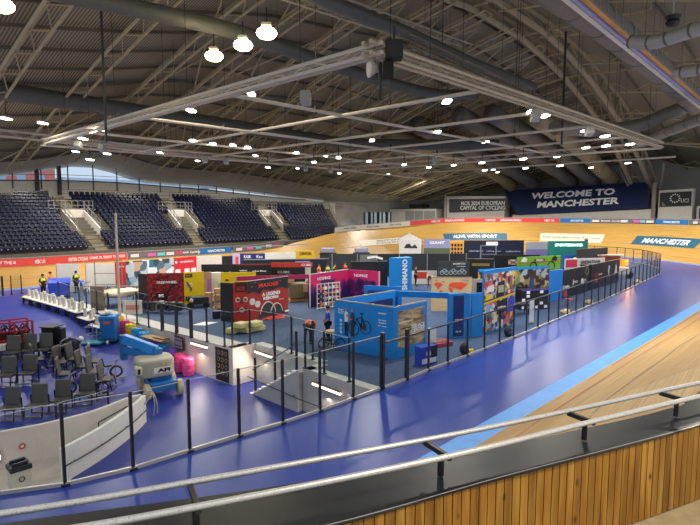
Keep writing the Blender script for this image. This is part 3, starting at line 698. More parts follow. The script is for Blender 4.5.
duct([(4, 49.6, 16), (11.5, 49.9, 16), (24, 50.7, 16), (35, 51.4, 16), (50, 51.7, 15.8), (58, 46, 15.6), (66, 36, 15.4)], .72, DUCT, 'long blue-grey air duct high above the far seats')
duct([(6, 30.5, 17.4), (12, 30.9, 18), (20.5, 29.8, 18), (31, 31, 18), (43.4, 31.2, 18), (47, 28, 18)], .5, DUCT, 'blue-grey air duct from upper left to the middle of the roof')
duct([(14, 21.5, 18), (20.5, 22, 18), (27.3, 22, 18), (36.7, 22.6, 18), (48, 22.8, 18)], .42, mat('62625e', .5, .1), 'slim grey air duct above the black loudspeakers')
duct([(14, 10, 15.9), (24.8, 10, 15.9), (34.8, 10.1, 15.8), (50.9, 10.4, 15.3), (60, 10.8, 15)], .82, mat('77716a', .5, .1), 'fat spiral air duct at the upper right')
t = duct(BR1, .55, mat('7a746b', .5, .1), 'branch air duct bending left below the fat duct')
duct(BR2, .42, mat('9a958b', .5, .3), 'pale ribbed air duct curling in from the right edge', 1.2)
duct(BR3, .3, mat('a9a7a2', .5, .3), 'pale ribbed air duct at the upper right corner', .8)
duct(BR4, .3, mat('a9a7a2', .5, .3), 'short pale ribbed air duct at the right edge', .8)
t = T('hanging_lantern', 'small black lantern-like fitting hung at the upper right', 'lamp', LAN)
MB().lathe([(.1, .3), (.3, .25), (.22, .1), (.28, 0), (.2, -.12), (.05, -.15)], LAN, 10).build('shade', BLACK, t); MB().bar(LAN, (LAN[0], LAN[1], LAN[2]+1.2), .06).build('stem', GALV, t)
t = T('cable_tray', 'long cable tray with orange cables beside the fat duct', 'cable tray', (20, 8.8, 15.4))
MB().bar((16, 8.7, 15.2), (60, 9.2, 14.2), .5, .12).build('tray', mat('8d8a82', .5, .4), t)
MB().bar((16, 8.52, 15.1), (60, 9.02, 14.1), .14, .1).build('orange_cables', mat('e09a50', .6), t); MB().bar((16, 8.82, 15.1), (60, 9.32, 14.1), .14, .08).build('blue_cables', mat('a8a4d8', .6), t); MB().bar((16, 9.08, 15.1), (60, 9.58, 14.1), .22, .08).build('white_cables', mat('d8d4c8', .6), t)
for i in range(44): MB().bar((16+i, 8.45+i*.011, 15.2-i*.0227), (16+i, 8.45+i*.011, 15.85-i*.0227), .05).build('upright', GALV, t)
NZ = [((60, 50, 17.5), (80, 48.5, 14.6), (96, 49.2, 11.2), 'first', '9a8a66'), ((60, 45.5, 18.5), (80, 45, 15), (97, 45, 11.4), 'second', '6b6660'), ((60, 38.5, 19), (80, 38, 15.2), (97, 38, 11.6), 'third', '6f6b64'), ((62, 35, 19), (82, 34.3, 15.4), (97, 34, 11.7), 'fourth', '75706a'), ((66, 31, 18.6), (84, 31, 15.2), (97, 31, 11.8), 'fifth', 'a0916f'), ]
for a_, b_, c_, nm, cc in NZ:
    duct([a_, b_, (90, b_[1], b_[2]-1.8), c_], 1.15, mat(cc, .5, .2), 'fat slanting duct behind the welcome banner, %s from the left' % nm, 3)
# truss rig
def truss(p, q, w, label, m=RIGM, name='lighting_truss', r=.08, step=1.2):
    p, q = Vector(p), Vector(q); d = (q-p); L = d.length; d.normalize(); s_ = d.cross(Vector((0, 0, 1))).normalized()*w/2; h = Vector((0, 0, w/2)); t = T(name, label, 'truss', tuple((p+q)/2))
    c = [s_+h, -s_+h, s_-h, -s_-h]
    for e in c: MB().tube([p+e, q+e], r, 6).build('chord', m, t)
    b = MB(); n = int(L/step)
    for i in range(n):
        A = p+d*L*i/n; B = p+d*L*(i+1)/n
        for u, v in ((0, 1), (2, 3), (0, 2), (1, 3)): b.bar(A+c[u if i % 2 else v], B+c[v if i % 2 else u], .03)
    b.build('lacing', m, t)
    n = max(2, int(L/9))
    for i in range(n+1):
        A = p+d*L*(i+.5)/(n+1); MB().bar(A+h, (A.x, A.y, roofz(A.x, A.y)), .022).build('suspension_cable', DARK, t)
    return t
ZR = 12
truss((14.1, 12, ZR), (13.8, 47, ZR), .32, 'pale lighting truss crossing the upper left of the hall')
truss((13.6, 12.4, ZR), (50.3, 12.5, ZR), .36, 'pale lighting truss running from the loudspeakers to the right', mat('b8a88e', .5, .1))
truss((13.6, 47.5, ZR), (50.3, 47.5, ZR), .5, 'lighting truss hung over the far straight')
truss((50.3, 12.5, ZR), (50.3, 47.5, ZR), .5, 'lighting truss hung over the right of the infield')
def pipe(p, q, r, label, hang=3):
    t = T('hanging_pipe', label, 'pipe', p); MB().tube([p, q], r, 8).build('tube', RIGM, t); p, q = Vector(p), Vector(q)
    for i in range(hang): A = p+(q-p)*(i+.5)/hang; b = MB(); b.bar(A, (A.x, A.y, roofz(A.x, A.y)), .022); b.bar(A-Vector((0, 0, .15)), A+Vector((0, 0, .3)), .12); b.build('hanger', DARK, t)
for x, o_ in ((22, 'first'), (29, 'second'), (36, 'third'), (43, 'fourth')): pipe((x, 12.6, ZR), (x, 47.3, ZR), .10, 'slim pale pipe across the rig, %s from the black loudspeakers' % o_)
for y, o_ in ((22, 'nearest'), (31, 'middle'), (39.5, 'farthest')): pipe((14, y, ZR), (50, y, ZR), .10, 'slim pale pipe running lengthwise in the rig, %s of three' % o_)
pipe((18, 54.5, 13), (78, 54.5, 12), .12, 'long pipe hung above the front rows of seats', 5)
pipe((62, 14, 12), (62, 50, 12), .10, 'slim pipe hung above the far bend')
truss((4, 52.5, 13.2), (34, 52.8, 12.6), .5, 'lighting truss at the left above the stand')
truss((17, 25, 19.3), (40, 25, 20.0), .9, 'white lattice walkway truss near the top of the picture', mat('b3aa96', .5, .3)); truss((24, 19, 16), (62, 19.6, 14.5), .6, 'dark lattice gantry behind the loudspeaker cluster', mat('6f6554', .5, .3))
b = MB(); b.tube([(12.55, 32, 10.5), (12.6, 32, 21)], .07, 6); tag(b.build('drop_pole', DARK), 'thin dark vertical pole hanging at the upper left', 'pole')
b = MB(); b.tube([(41, 17, 11.6), (41, 17, 20)], .09, 6); tag(b.build('drop_pole', DARK), 'dark vertical pole hanging in front of the spine arch', 'pole')
# loudspeaker cluster and hanging units
SP, SQ, SH, SC2 = (14.5, 11.95), (14.5, 12.2, 11.4), (14.75, 12.75, 11.6), (14.6, 12.65)
t = T('loudspeaker', 'large black square loudspeaker hung at the corner of the rig', 'loudspeaker', (13.6, 11.9, 11.3))
MB().box((SP[0], SP[1], 12.0), (.5, .6, .62), rz=R(44)).build('cabinet', mat('24211e', .7), t, bevel=.03); MB().box((SP[0]-.19, SP[1]-.19, 12.0), (.03, .54, .55), rz=R(44)).build('grille', mat('332f2b', .8), t); MB().tube([(SP[0], SP[1], 12.3), (SP[0], SP[1], 12.8)], .05).build('bracket', DARK, t)
t = T('loudspeaker', 'narrow black loudspeaker hung just under the large square one', 'loudspeaker', (13.6, 12.2, 10.6))
MB().box(SQ, (.34, .36, .52), rz=R(44), ry=.2).build('cabinet', mat('26221f', .7), t, bevel=.02); MB().tube([SQ, (SQ[0], SQ[1], 12)], .03).build('bracket', DARK, t)
t = T('horn_loudspeaker', 'white horn loudspeaker left of the black loudspeakers', 'loudspeaker', (13.7, 12.8, 11))
b = MB(); o_ = Vector(SH); d_ = Vector((-.75, .5, 0)).normalized(); b.tube([o_, o_+d_*.12, o_+d_*.3, o_+d_*.42, o_+d_*.46], .3, 16, [.06, .12, .27, .36, .34]); b.build('horn', mat('cfc9ba', .6), t); MB().box((SH[0], SH[1], 11.65), (.06, .06, .6)).build('bracket', DARK, t)
t = T('projector', 'slim dark camera unit hanging below the loudspeakers', 'camera', (13.9, 12.9, 10.1))
MB().tube([(SC2[0], SC2[1], 10.7), (SC2[0], SC2[1], 11.9)], .06).build('stem', DARK, t); MB().tube([(SC2[0], SC2[1], 10.45), (SC2[0], SC2[1], 10.8)], .08).build('body', BLACK, t)
def lamp(loc, lab, w=.62, k=1.0, power=0, tilt=0, grp=None, m=LENS, yaw=None):
    t = T('high_bay_lamp', lab, 'lamp', loc, grp); x, y, z = loc; yaw = R(44) if yaw is None else yaw
    MB().box((x, y, z+(.3 if k == 1.0 else .14)), (w*k*(.5 if k == 1.0 else 1), w*(.5 if k == 1.0 else 1.1), .16), rz=yaw).build('housing', mat('8b877c', .5, .4), t)
    (MB().blob((x, y, z-.12), (w*.54, w*.54, w*.31), 18, 10) if k == 1.0 else MB().box((x, y, z+.02), (w*k*.92, w, .08), rz=yaw)).build('lens', m, t)
    MB().bar((x, y, z+.2), (x, y, min(z+1.2, roofz(x, min(76, y))-.1)), .05).build('hanger', DARK, t)
    if power:
        L = bpy.data.lights.new('lamp_light', 'AREA'); L.energy = power; L.size = 1.0; L.color = (1, .93, .83); o = bpy.data.objects.new('lamp_light', L); C.objects.link(o); o.parent = t; o.location = (0, 0, -.1)
        L.spread = R(170)
    return t
for (p, lb) in (((18, 28.95, 16), 'dazzling white lamp, left of the trio at the top'), ((18, 25.9, 16), 'dazzling yellow-haloed lamp in the middle of the top trio'), ((17.7, 23.3, 16), 'dazzling white lamp, highest of the trio at the top'), ((6.95, 29.0, 16), 'dazzling warm lamp cut by the upper left corner')):
    lamp(p, lb, 1.0, 1.0, LAMP_W*1.3, m=LENSW)
PL = [(10.41,44.09,13),(12.84,44.35,13),(15.26,43.32,12.0),(14.36,37.77,12.0),(20.79,52.95,12.0),(17.92,49.47,11.0),(23.95,48.42,12.0),(17.8,24.94,13),(15.25,27.01,12.0),(21.72,38.31,12.0),(23.83,38.83,12.0),(25.54,38.5,12.0),(27.28,38.82,12.0),(24.41,49.22,12.0),(31.91,44.16,12.0),(33.99,44.86,11.0),(33.01,39.07,12.0),(36.1,39.83,12.0),(37.29,39.58,12.0),(32.02,32.38,11.0),(33.35,37.02,11.0),(31.43,28.05,12.0),(31.32,21.78,12.0),(36.19,32.66,11.0),(41.32,32.65,11.0),(45.66,32.82,11.0),(45.07,45.45,11.0),(23.05,15.49,12.0),(38.51,22.13,12.0),(44.06,21.59,11.0),(53.57,25.96,11.0),(53.97,22.8,12.0),(44.72,26.02,11.0),(53.15,30.57,11.0),(45.11,29.39,11.0),(28.56,13.57,12.0),(30.44,13.68,12.0),(37.89,14.07,12.0),(41.76,14.09,12.0),(47.95,16.06,12.0),(48.07,17.79,12.0),(48.19,14.25,12.0),(53.14,22.11,11.0)]
NUMS = ['nearest the left edge', 'second from the left edge', 'above the cream wall left of centre']
def where(p):
    x, y, z = p; a = math.degrees(math.atan2(y, x)); d = math.hypot(x, y)
    side = 'far left' if a > 70 else 'left' if a > 56 else 'centre' if a > 38 else 'right' if a > 22 else 'far right'
    dep = 'nearest' if d < 26 else 'middle' if d < 44 else 'distant'
    return side, dep
CNT = {}
for i, p in enumerate(PL):
    s_, d_ = where(p); k = (s_, d_); CNT.setdefault(k, []).append((math.atan2(-p[1], p[0]), i))
RANK = {}
ORDN = ['first', 'second', 'third', 'fourth', 'fifth', 'sixth', 'seventh', 'eighth', 'ninth', 'tenth', 'eleventh', 'twelfth', 'thirteenth', 'fourteenth']
for k, l in CNT.items():
    for r, (a, i) in enumerate(sorted(l)): RANK[i] = (k, r)
for i, p in enumerate(PL):
    (s_, d_), r = RANK[i]
    lamp(p, 'small bright lamp on the rig, %s from left in the %s %s group' % (ORDN[r], d_, s_), .36, 2.4, LAMP_W if i % 3 == 0 else 0, grp='small lamps on the lighting rig')
LH = LAMP_W*1.4
for i, (x, y) in enumerate([(20, 59), (34, 59), (50, 59), (68, 57), (72, 40), (74, 22), (60, 8), (30, 4), (80, 60), (77, 42), (78, 28), (76, 14), (6, -3)]):  # fill lamps added to brighten the far end, stand wall and near barrier
    lamp((x, y, 12.6), 'small fill lamp added over the stands, %s counted along the hall' % ORDN[i], .36, 2.4, LH, grp='fill lamps added over the stands')
for i, p in enumerate([(15.2, 44.2, 11.7), (17.2, 44.8, 11.7), (27, 45.5, 11.5), (30, 46.5, 11.6), (41, 46.9, 11.5), (45, 46.9, 11.5), (16.2, 18.5, 11.7), (26.5, 12.4, 11.5), (34, 12.4, 11.5), (44, 30.9, 11.6)]):
    t = T('box_loudspeaker', 'small pale grey box loudspeaker under the rig, %s from the left end' % ORDN[i], 'loudspeaker', p, 'small loudspeakers under the rig')
    MB().box((p[0], p[1], p[2]-.1), (.55, .45, .5), rz=R(40), ry=.4).build('cabinet', mat('b8b4aa', .6), t, bevel=.03); MB().bar(p, (p[0], p[1], p[2]+.35), .05).build('bracket', DARK, t)
# ================================================================ FOREGROUND BARRIER
E_ = cr([(-.6, 5.6, 0), (1.2, 4.55, 0), (3.35, 3.52, 0), (5.34, 2.78, 0), (6.82, 2.19, 0), (8.71, 1.46, 0), (10.5, .87, 0), (12, .5, 0), (16, .2, 0)], 8)
F_ = [p for p in cr([(-.2, 6.5, 0), (1.2, 5.75, 0), (3.35, 4.5, 0), (5.45, 3.45, 0), (7.1, 2.75, 0), (9.1, 1.95, 0), (10.5, 1.7, 0), (16.2, 1.6, 0)], 8)]
b = MB()
for (a, c, d, e) in zip(E_, E_[1:], F_, F_[1:]):
    z = 3.45; d = d+(d-a)*.14; e = e+(e-c)*.14; b.quad((a.x, a.y, z), (c.x, c.y, z), (e.x, e.y, z-.05), (d.x, d.y, z-.05)); b.quad((d.x, d.y, z-.05), (e.x, e.y, z-.05), (e.x, e.y, z-2.2), (d.x, d.y, z-2.2)); b.quad((a.x, a.y, z), (a.x, a.y, z-.05), (c.x, c.y, z-.05), (c.x, c.y, z))
PANELM = mat('161c1f', .38, 0, 0, spec=.22)
barrier = T('track_barrier', 'curved timber-clad barrier with dark top in the foreground', 'barrier', (5.5, 2.9, 2.3))
b.build('top_panel', PANELM, barrier)
b = MB()
for a, c in zip(E_, E_[1:]): b.bar((a.x, a.y, 3.455), (c.x, c.y, 3.455), .012)
b.build('edge_trim', mat('c9c7c0', .3, .6), barrier)
b = MB()
for a, c in zip(E_, E_[1:]): b.bar((a.x*.94, a.y*.94+.3, 3.452), (c.x*.94, c.y*.94+.3, 3.452), .09, .012)
b.build('dark_stripe', mat('0f1113', .35), barrier)
k = NT('timber_boards', .45); uv_ = k.n('ShaderNodeUVMap'); co = k.coord((7, 7, .55)); n = k.n('ShaderNodeTexNoise', Scale=1.3, Detail=5, Distortion=.6); k.l(co, n.inputs['Vector'])
oi = k.n('ShaderNodeObjectInfo'); c1 = k.ramp(n.outputs[0], [(.3, '74490f'), (.5, '94651c'), (.72, 'b08438')]); hs = k.n('ShaderNodeHueSaturation'); k.l(c1, hs.inputs['Color'])
q = k.n('ShaderNodeMapRange'); q.inputs[3].default_value = .8; q.inputs[4].default_value = 1.15; k.l(oi.outputs['Random'], q.inputs[0]); k.l(q.outputs[0], hs.inputs['Value'])
vo = k.n('ShaderNodeTexVoronoi', Scale=1.0); k.l(k.coord((3.2, 3.2, 1.7)), vo.inputs['Vector']); kr = k.ramp(vo.outputs['Distance'], [(.06, '3a1c08'), (.13, 'ffffff')]); mx = k.n('ShaderNodeMix', data_type='RGBA', blend_type='MULTIPLY'); mx.inputs[0].default_value = 1
k.l(hs.outputs[0], mx.inputs[6]); k.l(kr, mx.inputs[7]); k.l(mx.outputs[2], k.b.inputs['Base Color']); TIMB = k.m
# boards about 0.13 m wide along the near edge
acc = 0; pts = [E_[0]]; 
tot = []; s_ = 0
for a, c in zip(E_, E_[1:]):
    L = (c-a).length; tot.append((s_, a, c, L)); s_ += L
def onE(s):
    for (t0, a, c, L) in tot:
        if s <= t0+L: return a+(c-a)*((s-t0)/L)
    return E_[-1]
w = .122; i = 0
while (i+1)*w < s_ and i < 99:
    off = 1.9; a, c = onE(off+i*w+.007), onE(off+(i+1)*w-.007); d = (c-a).normalized(); n_ = Vector((d.y, -d.x, 0))*-.03; a = a-n_*.2; c = c-n_*.2
    bb = MB(); bb.add([(a.x, a.y, 2.32), (c.x, c.y, 2.32), (c.x, c.y, 3.44), (a.x, a.y, 3.44), (a.x+n_.x, a.y+n_.y, 2.32), (c.x+n_.x, c.y+n_.y, 2.32), (c.x+n_.x, c.y+n_.y, 3.44), (a.x+n_.x, a.y+n_.y, 3.44)], [(0, 1, 2, 3), (5, 4, 7, 6), (0, 4, 5, 1), (3, 2, 6, 7), (0, 3, 7, 4), (1, 5, 6, 2)])
    bb.build('timber_board', TIMB, barrier); i += 1
b = MB()
for a, c in zip(E_, E_[1:]):
    d = (c-a).normalized(); n_ = Vector((-d.y, d.x, 0))*.06; b.quad((a.x+n_.x, a.y+n_.y, 2.2), (c.x+n_.x, c.y+n_.y, 2.2), (c.x+n_.x, c.y+n_.y, 3.43), (a.x+n_.x, a.y+n_.y, 3.43))
b.build('backing', mat('2b1a0c', .8), barrier)
rail = T('barrier_rail', 'pair of round steel rails on brackets along the foreground barrier', 'railing', (5, 3.3, 3.45))
U_ = cr([(-1.4, 6.9, 3.75), (1.05, 5.46, 3.75), (2.54, 4.73, 3.75), (5.21, 3.52, 3.75), (7.15, 2.73, 3.75), (8.94, 2.04, 3.75), (10.6, 1.4, 3.75), (12.5, .85, 3.75)], 8); L_ = cr([(-1.2, 6.2, 3.75), (1.0, 4.98, 3.75), (2.22, 4.34, 3.75), (4.75, 3.2, 3.75), (7.04, 2.34, 3.75), (8.92, 1.62, 3.75), (10.5, 1.0, 3.75), (12.4, .5, 3.75)], 8)
k = NT('worn_steel_tube', .38); k.b.inputs['Metallic'].default_value = .45; n = k.n('ShaderNodeTexNoise', Scale=30, Detail=6); k.l(k.coord(), n.inputs['Vector']); k.l(k.ramp(n.outputs[0], [(.42, 'c4c0b6'), (.55, 'd4d0c8'), (.68, 'a8a39a')]), k.b.inputs['Base Color']); TUBE = k.m
MB().tube(U_, .032, 12).build('outer_rail', TUBE, rail, smooth=True); MB().tube(L_, .034, 12).build('inner_rail', TUBE, rail, smooth=True)
for u, l in (((2.54, 4.74), (2.36, 4.25)), ((5.02, 3.61), (4.88, 3.15)), ((7.15, 2.73), (7.04, 2.34)), ((8.94, 2.04), (8.84, 1.67))):
    u, l = Vector(u+(3.72,)), Vector(l+(3.72,)); m = u*.35+l*.65; b = MB(); b.bar(u, l, .05, .06); b.bar(m, (m.x, m.y, 3.44), .055, .05); b.build('bracket', mat('3a362f', .4, .4), rail)
b = MB(); b.quad((-3, -8, 2.3), (18, -8, 2.3), (18, 6.6, 2.3), (-3, 6.6, 2.3)); 
bb = MB(); GE = [(p.x, p.y) for p in E_]; bb.add([(x, y+.02, 2.3) for x, y in GE]+[(16, -8, 2.3), (-3, -8, 2.3), (-3, 5.6, 2.3)], [tuple(range(len(GE)+3))])
structure(bb.build('floor', noisy('tan_walkway', '8f7b58', '9f8b66', 5, .7)))['label'] = 'tan walkway at the lower right corner'
# ================================================================ GLASS FENCES
def gfence(pts, h, label, rail=True, channel=True, pr=.035, zf=lambda x, y: 0, glass_h=None, name='glass_fence', closed=False, post=None, gm=None, phs=None):
    t = T(name, label, 'fence', (pts[0][0], pts[0][1], zf(*pts[0]))); post = post or DARK
    for i, (x, y) in enumerate(pts):
        z = zf(x, y); hh = phs.get(i, h) if phs else h; w_ = .13 if phs and i in phs else pr*2
        b = MB(); b.box((x, y, z+hh/2), (w_, w_, hh)); b.box((x, y, z+.03), (.18, .14, .05)); b.build('post', post, t)
    for (x, y), (x2, y2) in zip(pts, pts[1:]):
        a, c = Vector((x, y, zf(x, y))), Vector((x2, y2, zf(x2, y2))); d = (c-a); a2, c2 = a+d*.04, c-d*.04; H = Vector((0, 0, (glass_h or h)-.03)); l = Vector((0, 0, .08))
        b = MB(); n_ = Vector((d.y, -d.x, 0)).normalized()*.006
        b.quad(a2+l, c2+l, c2+H, a2+H); b.build('pane', gm or GLASS, t)
        if channel: MB().bar(a+Vector((0, 0, .05)), c+Vector((0, 0, .05)), .07, .09).build('base_channel', mat('c9c6bd', .35, .4), t)
        if rail: MB().bar(a+Vector((0, 0, h)), c+Vector((0, 0, h)), .07, .05).build('top_rail', post, t)
        else: MB().bar(a+H, c+H, .02, .02).build('glass_edge', mat('a9b0a8', .3), t)
    return t
def walk(P, step):
    P = [Vector((x, y, 0)) for x, y in P]; out = [P[0]]; need = step
    for a, c in zip(P, P[1:]):
        L = (c-a).length; s = 0
        while s+need <= L: s += need; out.append(a+(c-a)*s/L); need = step
        need -= L-s
    return [(p.x, p.y) for p in out]
gfence([(.9, 14.5), (2.4, 13.95), (3.85, 13.15), (5.31, 12.76), (6.81, 12.64), (8.29, 12.48), (9.75, 12.31), (11.21, 12.22), (12.78, 12.22), (14.2, 12.2)], 2.03, 'tall clear glass fence on dark posts before the sunken area', rail=False)
gfence([(14.3, 12.2), (15.74, 12.2), (17.3, 12.3)]+walk([(18.7, 12.3)]+FENCE[1:10], 1.55)[0:46], 1.72, 'long infield glass fence with dark posts and top rail along the blue floor', phs={0: 2.1, 1: 2.0})
gfence(walk([(75.3, 29.8), (73.5, 36), (69, 41.5), (60, 45.5)], 1.7), 1.6, 'glass fence closing the far end of the infield')
gfence([(12.9-.078*0+.0, 29.6), (12.98, 28.3)], 1.9, 'pair of dark posts above the coloured drums', rail=False, channel=False)
gfence([(13.1, 26.9), (13.25, 25.6), (13.4, 24.35)], 1.5, 'dark framed railing above the pink drums', rail=True, pr=.07)
for i, (x, y) in enumerate([(13.5, 23.0), (13.62, 21.6), (13.72, 21.1), (14.7, 21.05), (14.98, 19.6), (15.05, 18.3), (15.05, 16.8)]): pass
gfence([(13.5, 23.0), (13.62, 21.6), (13.75, 21.12), (14.75, 21.12), (15.05, 19.6), (15.05, 18.3), (15.05, 16.85)], 1.75, 'clear glass fence round the top of the stair well', rail=False, channel=False)
gfence([(14.0, 16.15), (14.0, 15.0), (14.0, 13.6)], 1.75, 'clear glass fence on the pale coping right of the stairs', rail=False, channel=False)
gfence([(12.25-.0, 41.0), (12.15, 38.4), (12.3, 37), (12.4, 36), (12.5, 34.5), (12.6, 33)], 1.5, 'dark posts with glass behind the white table row', rail=False, channel=False)
gfence([(8.2, 47.3), (10.2, 47.2)], 1.45, 'low dark framed fence at the far left by the azure strip', pr=.08, phs={1: 1.5})
gfence([(10.8, 47.3), (11.5, 47.3)], 1.5, 'two dark fence posts right of the low framed fence', rail=False, channel=False)
gfence([(4.3, 22.0), (6.2, 21.8), (8.2, 21.9)], .95, 'low glass screen behind the curved white wall', rail=False, zf=lambda x, y: ZB(y), channel=False)
# stairs
t = T('staircase', 'grey staircase with white nosings going down inside the stair well', 'staircase', (14.3, 16.25, 0))
b = MB(); nz = MB()
for k_ in range(11):
    y0 = 16.25+k_*.3; z1 = -k_*.168-.168; b.box((14.33, y0+.15, (z1-1.85)/2), (1.22, .3, max(.02, z1+1.85))); nz.box((13.68, y0+.26, z1+.04), (.16, .16, .05)); nz.box((14.33, y0+.285, z1+.012), (1.2, .04, .015))
b.build('flight', mat('a5a19d', .7), t); nz.build('nosing', mat('ebe8e0', .5), t)
b = MB(); b.add([(13.70, 16.2, -1.85), (13.70, 19.5, -1.85), (13.70, 16.2, -.02), (13.62, 16.2, -1.85), (13.62, 19.5, -1.85), (13.62, 16.2, -.02)], [(0, 1, 2), (3, 5, 4), (1, 4, 5, 2), (0, 2, 5, 3)]); b.build('stringer', mat('b8b2ac', .7), t)
for y, z in ((16.3, 0), (17.75, -.85), (19.2, -1.68)): MB().box((13.66, y, z+.8), (.08, .08, 1.6)).build('post', DARK, t)
b = MB(); b.quad((13.66, 16.3, .05), (13.66, 19.2, -1.6), (13.66, 19.2, -.1), (13.66, 16.3, 1.55)); b.build('pane', GLASS, t)
b = MB(); b.tube([(13.6, 16.3, 1.05), (13.6, 19.3, -.65)], .025, 6); b.build('handrail', mat('6a6862', .4, .5), t)
b = MB(); b.tube([(13.52, 19.6, -1.0), (13.52, 16.2, -1.15), (13.72, 13.2, -1.25)], .022, 6)
for y in (18.6, 16.4, 14.6): b.bar((13.54, y, -1.1), (13.7, y, -1.14), .03)
tag(b.build('handrail', mat('4e4c4a', .4, .4)), 'long dark handrail along the grey wall of the stair well', 'handrail')
def tubelight(p, q, label, k):
    t = T('strip_light', label, 'light', p); MB().bar(p, q, .07, .08).build('tube', mat('ffdcb4', .5, 0, 4), t); MB().bar((p[0]+.05, p[1]+.03, p[2]), (q[0]+.05, q[1]+.03, q[2]), .12, .16).build('housing', GREY, t)
    L = bpy.data.lights.new('strip_glow', 'AREA'); L.energy = k; L.shape = 'RECTANGLE'; L.size = 1.3; L.size_y = .1; L.color = (1, .84, .66); o = bpy.data.objects.new('strip_glow', L); C.objects.link(o); o.parent = t
    m = (Vector(p)+Vector(q))/2; o.location = m-Vector(p)+Vector((-.16, -.05, -.05)); o.rotation_euler = Vector((-1, -.1, -.7)).to_track_quat('-Z', 'Z').to_euler()
tubelight((13.28, 24.2, -.22), (13.42, 22.9, -.25), 'glowing strip light on the white wall right of the pink drums', 60)
tubelight((14.87, 20.9, -.35), (14.87, 19.6, -.38), 'glowing strip light in the stair well beside the white wall', 50)
tubelight((13.82, 15.5, -.45), (13.82, 13.9, -.5), 'glowing strip light on the grey wall under the fence', 50)
t = T('wall_camera', 'small round white fitting beside the strip light on grey wall', 'fitting', (13.84, 13.5, -.5)); MB().blob((13.82, 13.45, -.45), (.05, .09, .09)).build('dome', WHITE, t)
t = T('wall_poster', 'tall black poster with gold circles on the white wall end', 'poster', (13.6, 22.3, -1.2))
P0, P1 = (13.56, 22.25), (13.64, 21.35); b = MB(); b.add([(13.55, 22.35, -1.75), (13.62, 21.3, -1.75), (13.62, 21.3, -.1), (13.55, 22.35, -.1)], [(0, 1, 2, 3)]); b.build('sheet', mat('17150f', .5), t)
for r_ in range(4):
    for c_ in range(3): MB().ring((13.57+c_*.018, 22.1-.3*c_, -.35-.33*r_), (0, 1, 0), (0, 0, 1), .1, .018, 12).build('gold_circle', mat('a8945a', .5), t)
t = T('framed_notice', 'dark framed notice on the wall above the pink drums', 'notice', (13.3, 25.2, -.6)); MB().box((13.2, 25.3, -.4), (.04, .9, .7)).build('frame', mat('2a2a30', .5), t); MB().box((13.17, 25.3, -.4), (.02, .75, .55)).build('sheet', mat('9a8f94', .5), t)
for s in (-1, 1): MB().box((13.155, 25.3, -.4+s*.14), (.01, .6, .06)).build('band', mat('3a3440', .5), t)
# ================================================================ HELPERS FOR STANDS
def fr(a, c):
    """frame of a wall whose foot runs from a (left) to c (right) seen from the camera side"""
    A, Cc = Vector((a[0], a[1], 0)), Vector((c[0], c[1], 0)); u = (Cc-A).normalized(); n = Vector((u.y, -u.x, 0)); return A, u, n, (Cc-A).length
WP = {}
def wp(t, a, c): return WP.get((t.name, tuple(a), tuple(c)), t)
def wall(parent, a, c, h, m, nm='panel', th=.09, z0=0.015):
    A, u, n, L = fr(a, c); b = MB(); p = [A, A+u*L, A+u*L-n*th, A-n*th]; Z = Vector((0, 0, h)); z = Vector((0, 0, z0))
    b.add([q+z for q in p]+[q+Z for q in p], [(3, 2, 1, 0), (4, 5, 6, 7)]+[(i, (i+1) % 4, 4+(i+1) % 4, 4+i) for i in range(4)]); o = b.build(nm, m, parent); WP[(parent.name, tuple(a), tuple(c))] = o; return o
def deco(parent, a, c, s0, s1, z0, z1, m, nm='graphic', off=.012, th=.01, sh=0):
    parent = wp(parent, a, c); A, u, n, L = fr(a, c); b = MB(); S0, S1 = s0*L, s1*L
    q = [A+u*S0, A+u*S1, A+u*(S1+sh), A+u*(S0+sh)]; zz = (z0, z0, z1, z1)
    b.add([p+n*off+Vector((0, 0, z)) for p, z in zip(q, zz)]+[p+n*(off-th)+Vector((0, 0, z)) for p, z in zip(q, zz)], [(0, 1, 2, 3), (7, 6, 5, 4)]+[(i, 4+i, 4+(i+1) % 4, (i+1) % 4) for i in range(4)]); return b.build(nm, m, parent)
def dtext(parent, a, c, s, z, w, h, txt, m=TXT, rot=False, bold=.02, nm='lettering', off=.02):
    parent = wp(parent, a, c); A, u, n, L = fr(a, c); o = A+u*s*L+n*off+Vector((0, 0, z)); v = Vector((0, 0, 1))
    return text(nm, txt, m, parent, o, v if rot else u, -u if rot else v, w, h, .01, bold)
def poly(parent, a, c, pts, m, nm='graphic', off=.02, sc=None):
    """flat printed shape, pts in metres (s, z)"""
    parent = wp(parent, a, c); A, u, n, L = fr(a, c); b = MB(); b.add([A+u*s+n*off+Vector((0, 0, z)) for s, z in pts], [tuple(range(len(pts)))]); return b.build(nm, m, parent)
def ringd(parent, a, c, s, z, r, t_, m, nm='ring', off=.025, n_=18):
    parent = wp(parent, a, c); A, u, n, L = fr(a, c); return MB().ring(A+u*s+n*off+Vector((0, 0, z)), u, (0, 0, 1), r, t_, n_).build(nm, m, parent)
def lined(parent, a, c, pts, w, m, nm='line', off=.02):
    parent = wp(parent, a, c); A, u, n, L = fr(a, c); b = MB()
    for p, q in zip(pts, pts[1:]): b.bar(A+u*p[0]+n*off+Vector((0, 0, p[1])), A+u*q[0]+n*off+Vector((0, 0, q[1])), w)
    return b.build(nm, m, parent)
def booth(label, loc, name='exhibition_stand', cat='exhibition stand'): return T(name, label, cat, (loc[0], loc[1], 0))
def wheel(par, p, r, w, yaw, m=BLACK):
    p = Vector(p); d = Vector((math.cos(yaw), math.sin(yaw), 0)); b = MB(); b.tube([p-d*w, p-d*w*.7, p+d*w*.7, p+d*w], r, 16, [r*.85, r, r, r*.85]); return b.build('wheel', m, par)
